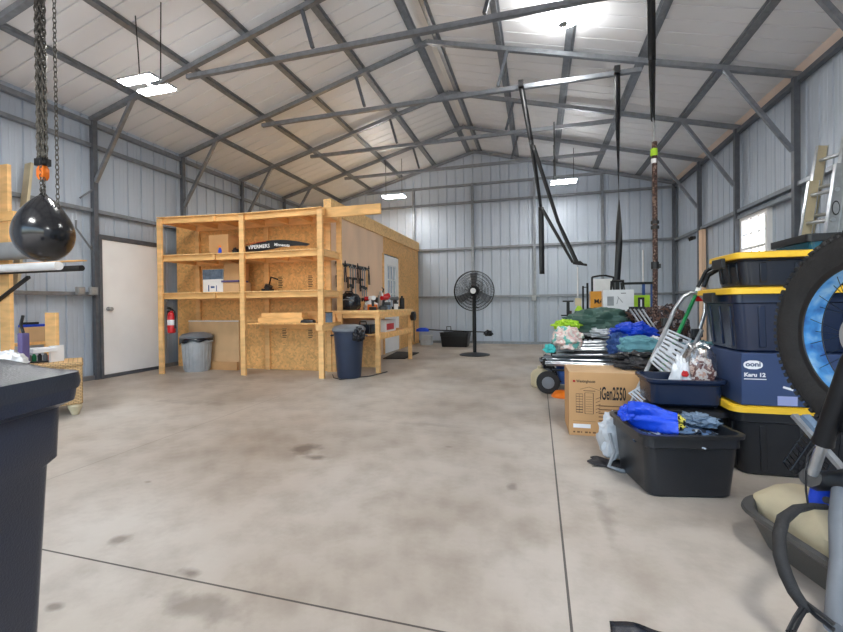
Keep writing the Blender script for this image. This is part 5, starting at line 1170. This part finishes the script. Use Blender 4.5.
# carton with blue lid on sawhorse
t = thing('wooden_stand', 'rough pine stand behind the wicker bench', 'stand', (at(23, 350, Y=3.6).x - .62, 3.74, 0))
for x in (-.35, .55):
    for y_ in (-.14, .14): MB().box(x - .045, x + .045, y_ - .02, y_ + .02, 0, .56).build('leg', 'pine', t)
MB().box(-.45, .62, -.2, .2, .56, .60).build('top_board', 'pineh', t)
q0 = at(23, 350, Y=3.6); q1 = at(23, 325, Y=3.6)
c = carton('cardboard_box', 'cardboard box with blue lid on the pine stand', q0.x - .64, q0.x, 3.6, 3.88, .601, q1.z - .03, 'cardboardl', tape=False)
MB().box(-.32, .32, -.15, .15, q1.z - .63, q1.z - .60).build('lid', 'bluefab', c, bev=.006)
o = MB().box(q0.x - .25, q0.x - .03, 3.63, 3.8, q1.z, q1.z + .03).build('black_tool', 'black', bev=.01); tag(recenter(o), 'flat black tool lying on the blue box lid', 'tool')
q0 = at(25, 350, Y=3.3); q1 = at(35, 313, Y=3.3)
o = MB().box(q0.x, q1.x, 3.50, 3.54, 0, q1.z).build('wood_post', 'pine', bev=.002); tag(recenter(o), 'short pale pine post standing behind the wicker bench', 'post')
# lumber rack
t = thing('lumber_rack', 'pine and steel lumber rack against the wall at far left', 'lumber rack', (-5.75, 3.3, 0))
px0, px1 = at(-1, 165, Y=3.3).x, at(9, 165, Y=3.3).x; zt = at(4, 165, Y=3.3).z
MB().box(px0 + 5.75, px1 + 5.75, -.02, .02, 0, zt).build('post', 'pine', t, bev=.002); MB().box(px0 + 5.75, px1 + 5.75, -1.52, -1.48, 0, zt).build('post', 'pine', t)
z1 = at(8, 216, Y=3.25).z; MB().box(px0 + 5.74, at(14, 216, Y=3.25).x + 5.75, -.06, -.021, z1 - .05, z1 + .05).build('cleat', 'pineh', t)
for yy in (0, -1.5):
    mb = MB(); zz = at(40, 275, Y=3.3).z; mb.beam((px0 + 5.75, yy - .04, zz - .28), (px1 + 5.75 + .35, yy - .04, zz - .02), .03, .03); mb.build('bracket_arm', 'black', t)
MB().box(px0 + 5.74, px1 + 5.62, -.012, .0, .95, 1.3).build('board_panel', 'osb', t)
def lying(name, u0, v0, u1, v1, Y, r, mat, lab, cat, n=16, box=None):
    a, b = at(u0, v0, Y=Y), at(u1, v1, Y=Y); b.z = a.z = (a.z + b.z) / 2; a.x -= .8
    o = (MB().cyl(a, b, r, n=n) if not box else MB().beam(a, b, box[0], box[1])).build(name, mat); tag(recenter(o), lab, cat); return o
zr = at(40, 275, Y=3.25)
lying('foam_roll', -20, 251, 44, 251, 3.2, .098, 'grey', 'thick grey foam roll resting on the lumber rack', 'roll', 24)
lying('white_pipe', -10, 267, 59, 268, 3.10, .044, 'whitepl', 'white plastic pipe under the grey foam roll', 'pipe')
lying('black_tube', 20, 270, 82, 269, 3.2, .03, 'blackrub', 'black foam tube end jutting from the lumber rack', 'tube')
lying('wood_strip', 10, 262, 84, 263, 3.2, .01, 'pineh', 'thin wood strip on the lumber rack above black tube', 'strip', box=(.06, .012))
a = at(30, 215, X=-6.0); b = at(36, 165, X=-6.0)
o = MB().beam((-5.90, 3.42, zr.z - .12), (-6.02, 3.66, b.z), .11, .03, up=(0, 1, 0)).build('wood_plank', 'jug'); tag(recenter(o), 'weathered long plank leaning against wall behind the punching bag', 'plank')
# outlets and boxes on left column / back wall
g = 'grey outlet boxes'
for u, v, kw, lab in ((92, 291, dict(X=-6.03), 'grey outlet box on the column beside white door'), (79, 291, dict(X=-6.03), 'grey outlet box second from the white door')):
    p = at(u, v, **kw); c = thing('outlet_box', lab, 'outlet', p, group=g); MB().box(0, .05, -.05, .05, -.055, .055).build('body', 'grey', c, bev=.005); MB().box(.05, .054, -.03, .03, -.04, .04).build('cover', 'alud', c)
p = at(534, 298, Y=10.61); c = thing('outlet_box', 'grey outlet box on the gable post near the fan', 'outlet', p, group=g); MB().box(-.06, .06, -.05, 0, -.07, .07).build('body', 'grey', c, bev=.005); MB().box(-.04, .04, -.054, -.05, -.05, .05).build('cover', 'alud', c)
p = at(76, 256, X=-6.04); 
o = MB().tube([at(76, 220, X=-6.03), at(76, 228, X=-6.03), at(92, 250, X=-6.03)], .012, 6).tube([at(80, 198, X=-6.03), at(92, 190, X=-6.03)], .012, 6).build('wall_cable', 'lidgrey'); tag(o, 'grey cable curving over the rail beside door column', 'cable')
p = at(692, 238, X=2.9)
c = thing('security_camera', 'small black motion light on the window side wall post', 'light', (2.95, p.y, p.z)); MB().box(-.02, .0, -.04, .04, -.03, .03).build('base', 'black', c); MB().cyl((-.02, -.03, 0), (-.09, -.10, -.02), .03, .04).cyl((-.02, .03, 0), (-.09, .06, -.02), .03, .04).build('lamp_head', 'black', c); c.name = 'motion_light'
# ------------------------------------------------------------------ light
w = bpy.data.worlds.new('sky'); scn.world = w; w.use_nodes = True; nt = w.node_tree
bg = nt.nodes['Background']; sky = nt.nodes.new('ShaderNodeTexSky'); sky.sky_type = 'NISHITA' if hasattr(sky, 'sky_type') else sky.sky_type
sky.sun_disc = False; sky.sun_elevation = math.radians(48); sky.sun_rotation = math.radians(60); sky.air_density = 1.2; sky.dust_density = 2.5
nt.links.new(sky.outputs[0], bg.inputs[0]); bg.inputs[1].default_value = .55
pl = bpy.data.lights.new('sky_portal', 'AREA'); pl.shape = 'RECTANGLE'; pl.size = 8.4; pl.size_y = 3.05; pl.cycles.is_portal = True
po = bpy.data.objects.new('sky_portal', pl); col.objects.link(po); po.location = (-1.55, YW0 - .05, 1.52); po.rotation_euler = (PI / 2, 0, 0)
sl = bpy.data.lights.new('sun', 'SUN'); sl.energy = 3.4; sl.angle = .02; sl.color = (1, .96, .9); so = bpy.data.objects.new('sun', sl); col.objects.link(so); so.rotation_euler = (math.radians(33), 0, math.radians(14)); so.location = (0, -6, 8)
scn.view_settings.view_transform = 'Standard'; scn.view_settings.look = 'None'; scn.view_settings.gamma = 1; scn.view_settings.exposure = .68; scn.view_settings.use_curve_mapping = False
scn.cycles.use_denoising = True; scn.cycles.max_bounces = 8; scn.cycles.diffuse_bounces = 5; scn.cycles.sample_clamp_indirect = 6
bpy.context.view_layer.update()
for _ in range(3):
    for o in list(scn.objects):
        if o.parent is None and o.type == 'MESH' and 'label' not in o: print('UNLABELLED', o.name)
    break
